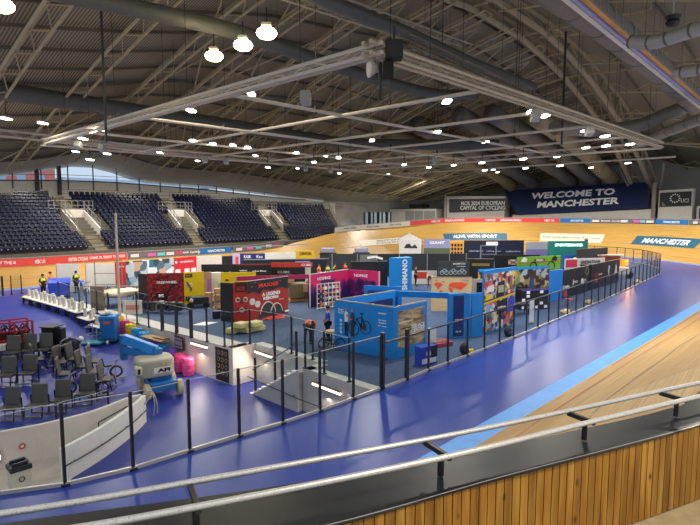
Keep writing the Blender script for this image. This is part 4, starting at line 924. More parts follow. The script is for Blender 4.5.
# ================================================================ EXHIBITION STANDS, near to far
# blue cycle-parts stand with the printed wall
SA, SB, SC, SD, SE = (17.1, 17.5), (17.5, 14.35), (19.9, 14.3), (21.4, 17.4), (23.3, 14.15)
SB2 = (17.72, 14.3)
t = booth('bright blue open stand whose front wall shows two people with a bicycle', (18, 16))
wall(t, SA, SB, 2.3, SHBLUE, 'front_wall', .12); A, u, n, L = fr(SA, SB)
wall(t, SB, SB2, 2.3, SHBLUE, 'corner_post', .12)
wall(t, SB2, SC, 2.3, SHBLUE, 'side_wall', .12); ph = noisy('sepia_workshop_print', '6a5a44', 'cdb78c', 1.6, .45, (1, 1, 4))
deco(t, SB2, SC, .03, .93, .45, 2.12, ph, 'photo_print'); deco(t, SB2, SC, .93, 1.0, .1, 2.2, SHBLUE, 'side_strip', .02)
deco(t, SB2, SC, .05, .5, 1.55, 1.62, mat('dccfae'), 'shelf_line', .02); deco(t, SB2, SC, .46, .52, 1.3, 2.05, mat('c9ae7c'), 'lamp_post_print', .022); deco(t, SB2, SC, .1, .9, 1.28, 1.33, mat('3c342a'), 'shelf_line', .02)
dtext(t, SB2, SC, .68, 1.2, 1.0, .38, 'SERVICE\nCENTRE', off=.03); A_, u_2, n_2, L_2 = fr(SB2, SC)
b = MB(); b.tube([A_+u_2*2.0+n_2*.02+Vector((0, 0, 1.9)), A_+u_2*2.0+n_2*.035+Vector((0, 0, 1.9))], .16, 16); b.build('blue_badge', SHBLUE, t)
b = MB()
for p, q in ((SA, SB), (SB2, SC), (SA, SD)):
    A3, u3, n3, L3 = fr(p, q); b.bar(A3+Vector((0, 0, 2.33))-n3*.06, A3+u3*L3+Vector((0, 0, 2.33))-n3*.06, .07, .05)
b.build('top_frame', mat('a9a090', .4, .4), t)
wall(t, SA, SD, 2.3, SHBLUE, 'back_wall', .1); deco(t, SA, SD, .3, .95, .3, 1.95, mat('1b2560', .5), 'navy_print')
wall(t, SD, (SE[0]-.05, SE[1]+.05), 2.3, SHBLUE, 'portal_beam', .16, 2.0)
wall(t, (22.5, 14.75), (23.45, 14.1), 2.3, SHBLUE, 'tower_panel', .3); deco(t, (22.5, 14.75), (23.45, 14.1), .18, .68, .1, 2.2, mat('142a6e', .5), 'navy_print'); dtext(t, (22.5, 14.75), (23.45, 14.1), .43, .95, .42, .1, 'CYCLES'); dtext(t, (22.5, 14.75), (23.45, 14.1), .43, .35, .3, .08, '22.19')
wall(t, (23.5, 14.05), (24.1, 13.8), 2.3, SHBLUE, 'tower_panel', .1)
# printed figures and bicycle on the front wall
def man(s, top, shirt, leg):
    H = top; poly(t, SA, SB, [(s-.09, H-.62), (s+.1, H-.62), (s+.12, H-.2), (s+.03, H-.13), (s-.06, H-.14), (s-.1, H-.25)], mat(shirt), 'printed_shirt'); poly(t, SA, SB, [(s-.085, .72), (s-.01, .72), (s+.02, H-.95), (s+.03, .7), (s+.1, .7), (s+.1, H-.6), (s-.09, H-.6)], mat(leg), 'printed_trousers', .018)
    A, u, n, L = fr(SA, SB); MB().tube([A+u*s+n*.015+Vector((0, 0, H-.04)), A+u*s+n*.03+Vector((0, 0, H-.04))], .07, 14).build('printed_head', SKIN, t)
man(.62, 2.0, 'dfe6ea', '15181f'); man(.98, 1.98, '2b3840', '22262c'); lined(t, SA, SB, [(.66, 1.72), (.84, 1.5), (.98, 1.55)], .045, SKIN, 'printed_arm')
poly(t, SA, SB, [(.88, .85), (1.08, .85), (1.1, 1.6), (.9, 1.6)], mat('262b33'), 'printed_apron', .024)
for s_, z_ in ((1.05, 1.12), (1.72, 1.25)): ringd(t, SA, SB, s_, z_, .3, .018, BLACK, 'printed_wheel')
lined(t, SA, SB, [(1.05, 1.12), (1.22, 1.62), (1.5, 1.2), (1.72, 1.25), (1.52, 1.68), (1.5, 1.2)], .03, BLACK, 'printed_frame'); lined(t, SA, SB, [(1.22, 1.62), (1.52, 1.68), (1.5, 1.85), (1.42, 1.87), (1.6, 1.87)], .025, BLACK, 'printed_frame')
poly(t, SA, SB, [(1.5, 1.15), (1.75, 1.1), (1.78, 1.4), (1.62, 1.42)], mat('4a3a34'), 'printed_cassette', .03)
dtext(t, SA, SB, .1, 1.85, .32, .24, 'Expert\nservice\ncentre'); 
for i, (z_, w_) in enumerate(((2.02, .42), (1.72, .4), (1.6, .4), (1.45, .42))): dtext(t, SA, SB, .83, z_-.02, w_, .07, ('SHIMANO', 'Service', 'Centre', 'pro shop')[i])
for z_ in (1.4, 1.22, 1.04, .86): ringd(t, SA, SB, .32, z_, .045, .02, TXT, 'white_icon', n_=10)
# tall pillar
t = booth('tall bright blue pillar with white vertical lettering', (33, 26.5), 'display_pillar', 'pillar')
PA, PB, PC = (32.0, 27.3), (32.5, 26.5), (33.9, 26.0)
b = MB(); b.prism([(32.5, 27.1), (32.75, 26.45), (34.0, 25.95), (34.5, 26.8)], 0, 2.75); b.build('column', SHBLUE, t); dtext(t, (32.75, 26.45), (34.0, 25.95), .5, 1.38, 2.5, .5, 'SHIMANO', TXT, True, .03)
t = booth('low blue return wall left of the tall blue pillar', (22, 19.8), 'partition', 'partition'); wall(t, (22.0, 20.2), (23.2, 18.4), 2.25, SHBLUE); deco(t, (22.0, 20.2), (23.2, 18.4), .1, .9, .2, 2.0, mat('1d3f8f', .5), 'dark_blue_print')
# world map board
t = booth('tan free-standing board printed with a red world map', (28.8, 18.7), 'map_board', 'board'); MA, MB_ = (27.9, 19.7), (29.7, 17.8)
wall(t, MA, MB_, 2.25, mat('c6ad84', .6), 'board'); 
for pts in ([(.15, 1.62), (.3, 1.78), (.62, 1.72), (.75, 1.6), (.6, 1.5), (.52, 1.36), (.42, 1.3), (.36, 1.48)], [(.66, 1.8), (.85, 1.86), (.8, 1.72)], [(.55, 1.28), (.72, 1.2), (.68, 1.0), (.58, .85), (.52, 1.05)], [(1.1, 1.5), (1.15, 1.68), (1.4, 1.76), (1.9, 1.78), (2.35, 1.66), (2.2, 1.5), (2.05, 1.42), (1.95, 1.28), (1.8, 1.3), (1.6, 1.4), (1.35, 1.42)], [(1.1, 1.4), (1.35, 1.38), (1.42, 1.2), (1.25, .95), (1.2, 1.18)], [(2.0, 1.1), (2.2, 1.12), (2.2, .95), (2.05, .95)]): poly(t, MA, MB_, [(s, z+.15) for s, z in pts], mat('d8502c', .5), 'continent')
dtext(t, MA, MB_, .84, 2.05, .5, .1, 'CYCLES', mat('3a7aa8')); deco(t, MA, MB_, 0, 1, 2.2, 2.25, mat('8f7d5d'), 'top_strip'); deco(t, MA, MB_, .1, .14, 2.0, 2.1, mat('d8502c'), 'red_mark')
# collage stand
CG = collage('colourful_product_collage', ['e7e2da', 'c7402e', '2d3a5a', 'd9b8a0', '4a6b45', 'f0d34a', '8fb2cf', '9a6a4a', '26242a', 'd46a8a'], 4.5)
CG2 = collage('dark_product_collage', ['2a2c30', '5b5a48', '8d7a5c', '31476a', '6b8a4c', 'b7a98c', '3a2f2b', '9ea7ae', 'c98a3a', '1c1d22'], 2.6)
t = booth('collage-covered stand wall with a yellow diagonal stripe beside the fence', (26, 14)); A1, A2 = (24.35, 13.9), (27.6, 13.75)
wall(t, A1, A2, 3.4, SHBLUE, 'front_wall'); deco(t, A1, A2, .01, .98, .12, 3.2, CG, 'collage_print')
poly(t, A1, A2, [(.03, 1.6), (3.2, 1.85), (3.2, 1.96), (.03, 1.71)], YEL, 'yellow_stripe'); poly(t, A1, A2, [(.03, 1.71), (3.2, 1.96), (3.2, 2.03), (.03, 1.79)], mat('5a2a58'), 'purple_stripe'); poly(t, A1, A2, [(1.2, 1.85), (2.0, 1.93), (2.05, 2.75), (1.35, 2.65)], BLACK, 'printed_box', .024); deco(t, A1, A2, .43, .6, 2.1, 2.5, mat('a8b48f'), 'printed_label', .03); poly(t, A1, A2, [(1.3, .9), (2.4, 1.0), (2.4, 1.75), (1.3, 1.6)], mat('1a1a1d'), 'dark_panel', .024); dtext(t, A1, A2, .55, 1.3, .8, .12, 'hotlines', off=.03)
deco(t, A1, A2, .76, .96, .9, 1.7, mat('3b46b8'), 'blue_panel', .024); poly(t, A1, A2, [(.1, 1.8), (.9, 1.88), (.8, 2.1), (.3, 2.12)], mat('e6d63a'), 'printed_yellow_item', .024); poly(t, A1, A2, [(.2, 2.2), (1.0, 2.26), (.9, 2.6), (.4, 2.55)], mat('e9e6e2'), 'printed_white_item', .024)
t = booth('dark collage wall behind the chequered counter', (32, 15)); B1, B2 = (27.8, 13.75), (36.6, 15.5)
wall(t, (31.2, 18.2), (36.6, 15.7), 2.6, CG2, 'back_wall'); deco(t, (31.2, 18.2), (36.6, 15.7), 0, 1, 2.45, 2.62, SHBLUE, 'top_band'); deco(t, (31.2, 18.2), (36.6, 15.7), .0, .35, .45, .75, mat('1f6fc0'), 'blue_print'); 
for s_, z_, r_ in ((1.6, 1.5, .5), (3.4, 1.2, .3)): ringd(t, (31.2, 18.2), (36.6, 15.7), s_, z_, r_, .07, mat('20242a'), 'printed_wheel')
poly(t, (31.2, 18.2), (36.6, 15.7), [(.9, 1.2), (1.6, 1.05), (2.4, 1.3), (2.3, 1.7), (1.5, 1.9), (1.0, 1.7)], mat('6d6a50'), 'printed_helmet'); wall(t, (36.6, 15.75), (38.5, 15.5), 2.25, mat('1e86e6', .5), 'blue_end_panel')
t = T('counter', 'black counter chequered with white tiles inside the collage stand', 'counter', (33.2, 14.9, 0)); q1, q2 = (32.2, 15.6), (34.0, 14.6)
wall(t, q1, q2, 1.35, mat('14141c', .5), 'front', .7); rnd = random.Random(3)
for i in range(6):
    for j in range(5):
        if rnd.random() < .42: deco(t, q1, q2, i/6+.02, (i+1)/6-.03, .1+j*.25, .28+j*.25, mat('e8e8f2'), 'white_tile')
deco(t, q1, q2, 0, 1, 1.28, 1.35, mat('4a35b8'), 'violet_edge')
t = T('display_table', 'low black table left of the chequered counter', 'table', (30.6, 15.3, 0)); b = MB(); b.box((30.4, 15.2, .72), (2.2, .8, .08), rz=-.45); b.build('table_top', BLACK, t)
for dx, dy in ((-.9, .6), (.9, -.3), (-1.0, .1), (.85, -.75)): MB().box((30.4+dx, 15.15+dy*.7, .35), (.06, .06, .7)).build('leg', BLACK, t)
# door block behind
t = booth('pale framed partition with a black doorway beside the map board', (37.5, 22.4), 'partition', 'partition'); wall(t, (27.2, 16.3), (28.0, 15.2), 2.5, mat('a79f90', .6)); deco(t, (27.2, 16.3), (28.0, 15.2), .2, .92, .02, 2.3, mat('060607'), 'doorway')
# black boards on the right
def blackwall(p, q, h, label, items, m='24262a'):
    t = booth(label, p); wall(t, p, q, h, mat(m, .5), 'panel'); A, u, n, L = fr(p, q); MB().bar(A+Vector((0, 0, h+.02)), A+u*L+Vector((0, 0, h+.02)), .1, .05).build('top_frame', mat('77736b', .4, .3), t)
    for it in items: it(t, p, q)
    return t
blackwall((38.56, 15.6), (43.7, 15.55), 2.1, 'black stand wall with four white logos, right of the blue end panel', [lambda t, p, q: dtext(t, p, q, .16, .85, 1.2, .22, 'Schwalbe'), lambda t, p, q: poly(t, p, q, [(2.0, .75), (2.25, .9), (2.15, 1.35), (2.05, 1.1)], TXT, 'white_icon'), lambda t, p, q: dtext(t, p, q, .5, 1.05, .9, .2, 'PRO'), lambda t, p, q: ringd(t, p, q, 3.9, .95, .2, .05, TXT, 'white_icon'), lambda t, p, q: dtext(t, p, q, .82, 1.0, 1.0, .2, 'ELITE'), lambda t, p, q: ringd(t, p, q, 4.8, 1.7, .3, .04, mat('9a8f5c'), 'gold_ring')])
blackwall((44.7, 15.65), (51.8, 15.7), 2.1, 'black stand wall with a red emblem and two white figures', [lambda t, p, q: poly(t, p, q, [(.9, .5), (1.9, .55), (1.8, .8), (1.2, .8), (1.2, 1.05), (1.7, 1.1), (1.7, 1.3), (.9, 1.25)], mat('b3202a'), 'red_emblem'), lambda t, p, q: dtext(t, p, q, .3, 1.15, .8, .14, 'NEVES'), lambda t, p, q: poly(t, p, q, [(4.1, 1.0), (4.3, .7), (4.35, 1.3), (4.5, 1.7), (4.1, 1.75), (4.0, 1.3)], TXT, 'white_figure'), lambda t, p, q: poly(t, p, q, [(5.7, .8), (6.4, .8), (6.35, 1.5), (6.05, 1.8), (5.9, 1.3)], TXT, 'white_figure')])
blackwall((44.0, 16.3), (44.65, 15.7), 2.1, 'narrow black end wall between the two long black stand walls', [])
blackwall((54.5, 20.6), (59.3, 19.2), 2.6, 'shorter black stand wall in front of the far fence', [], '303237')
t = booth('white board with red and dark lettering behind the black walls', (50, 20)); wall(t, (48.6, 19.4), (52.5, 17.2), 2.1, mat('d9d5d2')); deco(t, (48.6, 19.4), (52.5, 17.2), .02, .3, 1.3, 2.0, mat('cf3a5c'), 'red_panel'); dtext(t, (48.6, 19.4), (52.5, 17.2), .62, 1.75, 2.2, .3, 'GREENTEAM', BLACK)
t = booth('green stand wall with rider emblems and a red line', (52.5, 24)); g1, g2 = (46.0, 22.8), (51.2, 20.9)
wall(t, g1, g2, 2.2, mat('6aa32c', .5)); deco(t, g1, g2, 0, 1, 1.6, 1.66, mat('b5482a'), 'red_line', .015)
for s_ in (.8, 4.7): poly(t, g1, g2, [(s_-.4, 1.75), (s_+.3, 1.7), (s_+.4, 2.0), (s_, 2.2), (s_-.3, 2.0)], mat('e6ecdf') if s_ < 2 else BLACK, 'emblem', .03)
for s_ in (2.0, 4.3): ringd(t, g1, g2, s_, 1.2, .45, .06, BLACK, 'printed_wheel')
dtext(t, g1, g2, .5, 1.82, 1.0, .18, 'ORBEA', TXT, off=.04); deco(t, g1, g2, .38, .62, 1.7, 1.95, BLACK, 'name_plate', .022)
t = booth('large teal stand wall with glowing white lettering', (56.8, 24.6)); wall(t, (58.6, 25.4), (61.9, 22.2), 3.1, mat('0e6a63', .5)); dtext(t, (58.6, 25.4), (61.9, 22.2), .52, 2.65, 3.2, .32, 'SPORTSBOARD', mat('c9fff4', .5, 0, 1.6), off=.03); wall(t, (61.9, 22.2), (62.4, 22.7), 3.3, mat('0a4f4b', .5), 'side_panel')
t = booth('low blue and purple counter between green wall and black boards', (54, 20.5)); wall(t, (54.0, 21.8), (55.8, 20.4), 2.0, mat('2a54b8', .5)); deco(t, (54.0, 21.8), (55.8, 20.4), .6, 1, .2, 1.9, mat('7a3ab0'), 'purple_panel'); MB().blob((54.1, 20.6, 1.6), (.25, .2, .2)).build('yellow_balloon', mat('dfe03a'), t)
# navy stand
t = booth('wide navy stand with a lit white sign on its header', (59.5, 36.9)); n1, n2 = (58.6, 36.4), (64.2, 31.0)
wall(t, n1, n2, 2.75, mat('0b1130', .5)); deco(t, n1, n2, .37, .56, 2.1, 2.55, mat('cfd4e8', .5, 0, .9), 'lit_sign'); dtext(t, n1, n2, .465, 2.32, 1.3, .2, 'CYCLELAB', mat('5a6078'), off=.04)
for s_ in (.2, .5, .82): dtext(t, n1, n2, s_, 1.35, 1.9, .22, ('campus', 'riding gear', 'collective')[[.2, .5, .82].index(s_)], mat('9aa6b8'))
t = T('metal_gantry', 'slim silver frame standing before the navy stand', 'frame', (50, 27, 0)); b = MB(); G1, G2 = (47.6, 27.6), (48.7, 26.5)
for p in (G1, G2): b.bar((p[0], p[1], 0), (p[0], p[1], 3.0), .09)
for z_ in (3.0, 2.1): b.bar((G1[0], G1[1], z_), (G2[0], G2[1], z_), .09)
b.build('frame', mat('8f949c', .4, .5), t)
t = booth('black stand wall with a small crossed red and white emblem', (52, 25)); k1, k2 = (45.8, 25.0), (49.0, 22.0); wall(t, k1, k2, 2.3, mat('0d0f16', .5)); poly(t, k1, k2, [(1.3, 1.35), (2.2, 1.35), (2.2, 1.85), (1.3, 1.85)], mat('c9ccd2'), 'emblem'); lined(t, k1, k2, [(1.3, 1.35), (2.2, 1.85)], .08, mat('b3202a'), 'emblem_cross', .035); lined(t, k1, k2, [(1.3, 1.85), (2.2, 1.35)], .08, mat('b3202a'), 'emblem_cross', .035)
t = booth('black partition with a gold patch left of the emblem wall', (45.5, 28)); wall(t, (40.2, 24.7), (41.6, 22.8), 2.3, mat('17171a', .5)); deco(t, (40.2, 24.7), (41.6, 22.8), .2, .85, 1.7, 1.95, mat('8d7a3e'), 'gold_patch'); MB().bar((40.2, 24.7, 2.33), (41.6, 22.8, 2.33), .08, .05).build('top_frame', mat('8a8168', .4, .3), t)
t = booth('dark grey wall with printed white bicycles behind the map board', (43.5, 29.5)); wall(t, (37.7, 25.9), (39.9, 24.2), 2.2, mat('3a3f42', .5)); wk = ((37.7, 25.9), (39.9, 24.2))
for s_ in (.5, 1.3, 2.1):
    for d_ in (-.28, .3): ringd(t, *wk, s_+d_*.7, 1.2, .17, .025, mat('c9d4d8'), 'printed_wheel', n_=12)
    lined(t, *wk, [(s_-.2, 1.2), (s_-.07, 1.5), (s_+.14, 1.5), (s_+.21, 1.2)], .04, mat('a9d0dc'), 'printed_frame')
dtext(t, *wk, .66, 1.95, 1.1, .15, 'BROMPTON'); dtext(t, *wk, .72, 1.72, .8, .1, 'cycles')
# long black back wall
t = booth('very long low black back wall with silver posts behind the central stands', (48, 33)); bw1, bw2 = (35.6, 37.4), (45.6, 27.8)
wall(t, bw1, bw2, 2.3, mat('2c3034', .6), th=.12)
for s_ in (.02, .2, .34, .5, .7, .86, .98): deco(t, bw1, bw2, s_, s_+.006, 0, 2.3, mat('8e938f'), 'post', .05)
deco(t, bw1, bw2, .22, .34, .9, 2.2, mat('6e7270', .5), 'grey_print'); lined(t, bw1, bw2, [(3.8, 1.9), (4.6, 2.0), (5.3, 1.8)], .2, TXT, 'white_swoosh'); deco(t, bw1, bw2, .35, .5, .3, 2.2, mat('1a1c1f'), 'dark_panel', .03)
t = booth('black box stand right of the pink stand', (35, 33)); wall(t, (31.2, 30.1), (33.6, 28.2), 2.3, mat('1b1c1f', .5)); wall(t, (33.6, 28.2), (34.2, 29.2), 2.35, mat('121214', .5), 'side_panel'); MB().bar((31.2, 30.1, 2.33), (33.6, 28.2, 2.33), .1, .05).build('top_frame', mat('77736b', .4, .3), t)
# white tall unit and shelves by the pillar
t = booth('white narrow display shelf right of the tall blue pillar', (36, 28), 'display_shelf', 'shelf'); wall(t, (34.6, 27.7), (35.3, 27.0), 2.3, mat('d9d2c8')); 
for z_, c in ((.5, 'c0392b'), (1.0, '3a3f42'), (1.5, 'e6b8a0')): deco(t, (34.6, 27.7), (35.3, 27.0), .1, .9, z_, z_+.3, mat(c), 'boxes')
t = booth('low red and white display counter beyond the blue portal', (36.5, 27.5), 'counter', 'counter'); wall(t, (37.2, 28.4), (38.9, 26.9), 1.2, mat('d8d4cf')); deco(t, (37.2, 28.4), (38.9, 26.9), .1, .6, .5, 1.1, mat('c23a2c'), 'red_panel')
# pink / purple stand
k = NT('magenta_purple_print', .45); n_ = k.n('ShaderNodeTexNoise', Scale=.9, Detail=2, Distortion=1.2); co = k.coord((1, 1, 1)); k.l(co, n_.inputs['Vector']); sp = k.n('ShaderNodeSeparateXYZ'); k.l(co, sp.inputs[0]); ad = k.n('ShaderNodeMath'); ad.operation = 'MULTIPLY_ADD'; ad.inputs[1].default_value = .30; k.l(sp.outputs[2], ad.inputs[0]); k.l(n_.outputs[0], ad.inputs[2])
k.l(k.ramp(ad.outputs[0], [(.55, '2a1550'), (.95, '5a1f66'), (1.0, 'a52262')]), k.b.inputs['Base Color']); PINK = k.m
e = [x for x in k.t.nodes if x.type == 'VALTORGB'][0].color_ramp.elements; e[0].position = .74; e[1].position = .88; e[2].position = .94; e[1].color = lin('6a1f6a'); e[2].color = lin('d02668')
t = booth('magenta and purple corner stand with white lettering', (24, 26)); k1, k2, k3 = (23.2, 26.3), (27.3, 26.65), (28.0, 24.2)
wall(t, k1, k2, 2.25, PINK, 'left_wall'); wall(t, k2, k3, 2.25, PINK, 'right_wall'); dtext(t, k1, k2, .36, 1.87, 1.35, .2, 'NOPINZ'); dtext(t, k2, k3, .42, 1.87, 1.1, .2, 'NOPINZ'); deco(t, k1, k2, 0, .025, 0, 2.25, mat('d8d2cc'), 'white_post', .03); deco(t, k2, k3, .97, 1, 0, 2.25, mat('d8d2cc'), 'white_post', .03); deco(t, k1, k2, .6, .74, 1.35, 1.5, mat('8f8468'), 'gold_logo'); 
A, u, n, L = fr(k1, k2); MB().bar(A+Vector((0, 0, 2.27)), A+u*L+Vector((0, 0, 2.27)), .1, .05).build('top_frame', mat('c9c2bc', .4, .3), t)
t = booth('thin magenta and black header running left from the magenta stand', (22, 30), 'header_panel', 'header panel'); wall(t, (19.2, 28.9), (23.3, 26.4), 2.26, mat('a82455', .5), th=.06, z0=1.98); MB().bar((18.6, 27.4, 2.3), (23.2, 26.4, 2.3), .06).build('top_rail', mat('b8b2aa', .4, .4), t)
t.location.z = 1.98
for ch in t.children: ch.location.z -= 1.98
b = MB(); b.bar((19.2, 28.9, 0), (19.2, 28.9, 2.2), .06); b.build('post', GALV, t); t.children[-1].location.z = 0
t = T('clothes_rack', 'white lattice rack of small items before the magenta wall', 'rack', (23.9, 25.4, 0)); R1, R2 = (23.1, 25.4), (24.9, 25.1); b = MB()
for i in range(7): x = R1[0]+(R2[0]-R1[0])*i/6; y = R1[1]+(R2[1]-R1[1])*i/6; b.bar((x, y, 0), (x, y, 1.75), .04)
for j in range(6): b.bar((R1[0], R1[1], .1+j*.32), (R2[0], R2[1], .1+j*.32), .04)
b.build('lattice', mat('d8cfc4', .5), t)
rnd = random.Random(5)
for i in range(5):
    for j in range(4):
        x = R1[0]+(R2[0]-R1[0])*(i+.5)/5; MB().box((x+.1, 25.3, .35+j*.35), (.22, .1, .2)).build('item', mat(rnd.choice(['e8e0d8', 'c98a5a', '3a3348', 'b0a0b8', 'd9603a'])), t)
# tyre stand
t = booth('black and red corner stand advertising tyres', (17.5, 26)); m0, m1, m2, m3 = (17.0, 26.65), (17.12, 26.1), (17.85, 25.75), (21.1, 25.95)
wall(t, (16.75, 26.9), m1, 2.3, mat('1d1d20', .5), 'end_panel'); wall(t, m1, m2, 2.35, mat('b3281f', .5), 'side_wall'); wall(t, m2, m3, 2.35, mat('a83226', .5), 'front_wall')
deco(t, m1, m2, .15, .98, 1.75, 2.35, mat('3a1512'), 'dark_header'); dtext(t, m1, m2, .55, 1.95, .45, .25, 'MAXXIS', mat('c23a2c'))
for i in range(3):
    for j in range(2): ringd(t, m1, m2, .25+i*.22, .7+j*.6, .12, .03, mat('c9c6c0') if (i+j) % 2 else mat('3a3a3c'), 'tyre_print', n_=12)
poly(t, m2, m3, [(0, 1.62), (.5, 1.7), (.9, 1.5), (1.2, 1.75), (1.8, 1.65), (2.6, 1.75), (3.25, 1.6), (3.25, 2.35), (0, 2.35)], mat('262527'), 'dark_header', .015)
for s_, z_ in ((.25, 1.95), (.75, 1.85), (1.0, 2.05), (2.0, 1.9), (2.5, 2.12), (.5, 2.2)): poly(t, m2, m3, [(s_, z_), (s_+.18, z_+.03), (s_+.1, z_+.12)], mat('b3382c'), 'red_splash', .022)
dtext(t, m2, m3, .5, 2.02, 1.55, .24, 'MAXXIS', mat('e0402c'), bold=.04, off=.03); dtext(t, m2, m3, .56, 1.45, 1.45, .22, 'A LEGEND', TXT, bold=.04, off=.03); dtext(t, m2, m3, .55, 1.2, 1.2, .2, 'REBORN', TXT, bold=.04, off=.03); dtext(t, m2, m3, .82, 1.0, .4, .06, 'minion dhf', TXT)
A, u, n, L = fr(m2, m3)
poly(t, m2, m3, [(.75, .08), (1.05, .6), (1.35, .95), (1.75, 1.0), (2.1, .6), (2.4, .7), (2.75, .55), (3.0, .1)], mat('3a3838'), 'tyre_print', .022)
for s0, r_ in ((1.55, .62), (2.25, .5)):
    b = MB(); b.tube([A+n*.03+u*(s0+r_*math.cos(R(a)))+Vector((0, 0, .12+r_*1.35*math.sin(R(a)))) for a in range(10, 171, 16)], .035, 5); b.build('white_tyre_line', mat('d8d6d2'), t)
for s_, z_ in ((.35, 1.12), (.75, .92)): b = MB(); b.tube([A+n*.015+u*s_+Vector((0, 0, z_)), A+n*.04+u*s_+Vector((0, 0, z_))], .21, 14); b.build('printed_badge', mat('d6d2cc'), t)
deco(t, m2, m3, .9, 1.0, .12, .22, TXT, 'white_box', .06, .05)
A, u, n, L = fr(m2, m3); b = MB(); b.bar(A+Vector((0, 0, 2.38)), A+u*L+Vector((0, 0, 2.38)), .06, .04); b.build('top_frame', mat('b8b2aa', .4, .4), t)
t = T('floor_mat', 'flat red plastic pieces on the carpet before the tyre stand', 'mat', (19, 25.3, 0)); b = MB(); b.add([(18.4, 25.2, .03), (19.9, 24.8, .03), (20.3, 25.3, .05), (19.2, 25.6, .1)], [(0, 1, 2, 3)]); b.box((19.3, 25.2, .06), (1.2, .3, .08), rz=.2); b.build('piece', mat('d84a36'), t)
t = T('foam_stack', 'stack of pale yellow foam blocks on the carpet by the stair well', 'foam blocks', (15.9, 23.2, 0))
for i, (x, y, z, rz) in enumerate(((15.45, 23.6, .2, .3), (16.1, 23.2, .2, .2), (16.7, 23.2, .2, -.1), (15.7, 23.3, .48, .25), (16.4, 23.0, .48, .1), (16.0, 23.9, .3, .7))): MB().box((x, y, z), (.7, .55, .28), rz=rz).build('foam_block', mat('d3c98c', .8), t, bevel=.05)
# red patterned stand + yellow stand
k = NT('red_pattern_print', .5); v = k.n('ShaderNodeTexVoronoi', Scale=3.2, feature='DISTANCE_TO_EDGE'); k.l(k.coord(), v.inputs['Vector']); k.l(k.ramp(v.outputs['Distance'], [(.02, '3a0e12'), (.09, '9c1c24'), (.3, 'b0222a')]), k.b.inputs['Base Color'])
t = booth('dark red stand wall patterned with bicycle parts', (16.6, 34.2)); r1, r2, r3 = (15.95, 34.75), (17.95, 33.42), (19.2, 32.9)
wall(t, r1, r2, 2.25, k.m, 'front_wall'); wall(t, (15.7, 35.6), r1, 2.2, mat('2a1214'), 'dark_side'); dtext(t, r1, r2, .54, 1.62, 1.35, .17, 'FREEWHEEL', bold=.04)
for s_, z_, r_ in ((.5, 1.3, .16), (1.1, 1.25, .14), (1.5, .9, .2), (1.9, 1.3, .18), (.4, .75, .2), (2.0, .6, .14), (.7, 1.9, .12)): ringd(t, r1, r2, s_, z_, r_, .03, mat('5a1218'), 'printed_part', n_=12)
lined(t, r1, r2, [(1.3, .9), (1.7, 1.5)], .14, mat('2f1214'), 'printed_bottle'); A, u, n, L = fr(r1, r2); MB().blob(A+u*1.35+n*.02+Vector((0, 0, 2.05)), (.16, .05, .12)).build('printed_saddle', mat('331417'), t)
t = T('crate_stack', 'two stacked white and black boxes against the red wall', 'boxes', (16.5, 34.0, 0)); 
for z_ in (.25, .68): MB().box((16.55, 33.95, z_+.1), (.5, .35, .38), rz=-.6).build('box', BLACK, t, bevel=.02); 
for z_ in (.35, .78): MB().box((16.45, 33.78, z_), (.34, .03, .2), rz=-.6).build('white_label', TXT, t)
t = booth('bright yellow stand wall with black lettering', (18.6, 33.1)); wall(t, r2, r3, 2.27, mat('e2c400', .5)); deco(t, r2, r3, .05, .42, 1.9, 2.15, BLACK, 'name_plate'); dtext(t, r2, r3, .23, 2.03, .35, .1, 'MUC', YEL, off=.03); dtext(t, r2, r3, .24, .42, .5, .34, 'RIDE', BLACK, bold=.05); lined(t, r2, r3, [(.2, 1.6), (.35, 1.3), (.5, 1.1), (.4, .95)], .09, mat('5a4a6a'), 'printed_rider'); ringd(t, r2, r3, .4, 1.35, .12, .03, mat('e8e8e8'), 'printed_wheel', n_=10)
t = booth('pinkish cardboard side panel beside the yellow wall', (19.6, 32.9), 'partition', 'partition'); wall(t, (19.25, 32.95), (19.75, 32.8), 2.2, mat('b58a78')); deco(t, (19.25, 32.95), (19.75, 32.8), .4, .9, .4, 1.7, mat('9a6aa8'), 'lilac_patch')
t = booth('yellow stand back wall with small black icons left of the tyre stand', (20.5, 31.3)); y1, y2 = (20.0, 32.0), (21.9, 30.5); wall(t, y1, y2, 2.2, mat('e2c400', .5))
for z_ in (1.0, 1.3, 1.6): deco(t, y1, y2, .12, .22, z_, z_+.13, BLACK, 'icon')
t = T('fridge', 'tall white cabinet between the two yellow walls', 'cabinet', (19.9, 32.6, 0)); MB().box((20.25, 33.15, 1.05), (.8, .5, 2.1), rz=-.5).build('body', mat('c9cbc4'), t, bevel=.03); MB().box((20.1, 32.87, 1.05), (.68, .04, 1.95), rz=-.5).build('door', mat('d8dad4'), t); MB().box((20.3, 32.75, 1.1), (.04, .05, .5), rz=-.5).build('handle', STEEL, t)
t = T('shelf_trolley', 'wooden trolley of boxes in front of the yellow wall', 'trolley', (18.6, 30.0, 0)); b = MB()
for z_ in (.15, .65, 1.15): b.box((18.6, 30.1, z_), (.75, .5, .05), rz=-.6)
for dx, dy in ((-.3, .35), (.35, -.1), (-.25, -.05), (.1, -.35)): b.box((18.6+dx, 30.1+dy, .65), (.06, .06, 1.25))
b.build('frame', mat('a5814e'), t)
for z_, c in ((.3, 'd9b07a'), (.82, 'b98a5c'), (1.3, 'c49a6a')): MB().box((18.6, 30.1, z_), (.55, .35, .25), rz=-.6).build('carton', mat(c), t)
t = T('vehicle_cart', 'dark wheeled cart with round pale lamp under the yellow wall', 'cart', (18, 31.6, 0)); MB().box((18.2, 31.9, .5), (1.3, .7, .5), rz=-.6).build('body', mat('22262e'), t, bevel=.05)
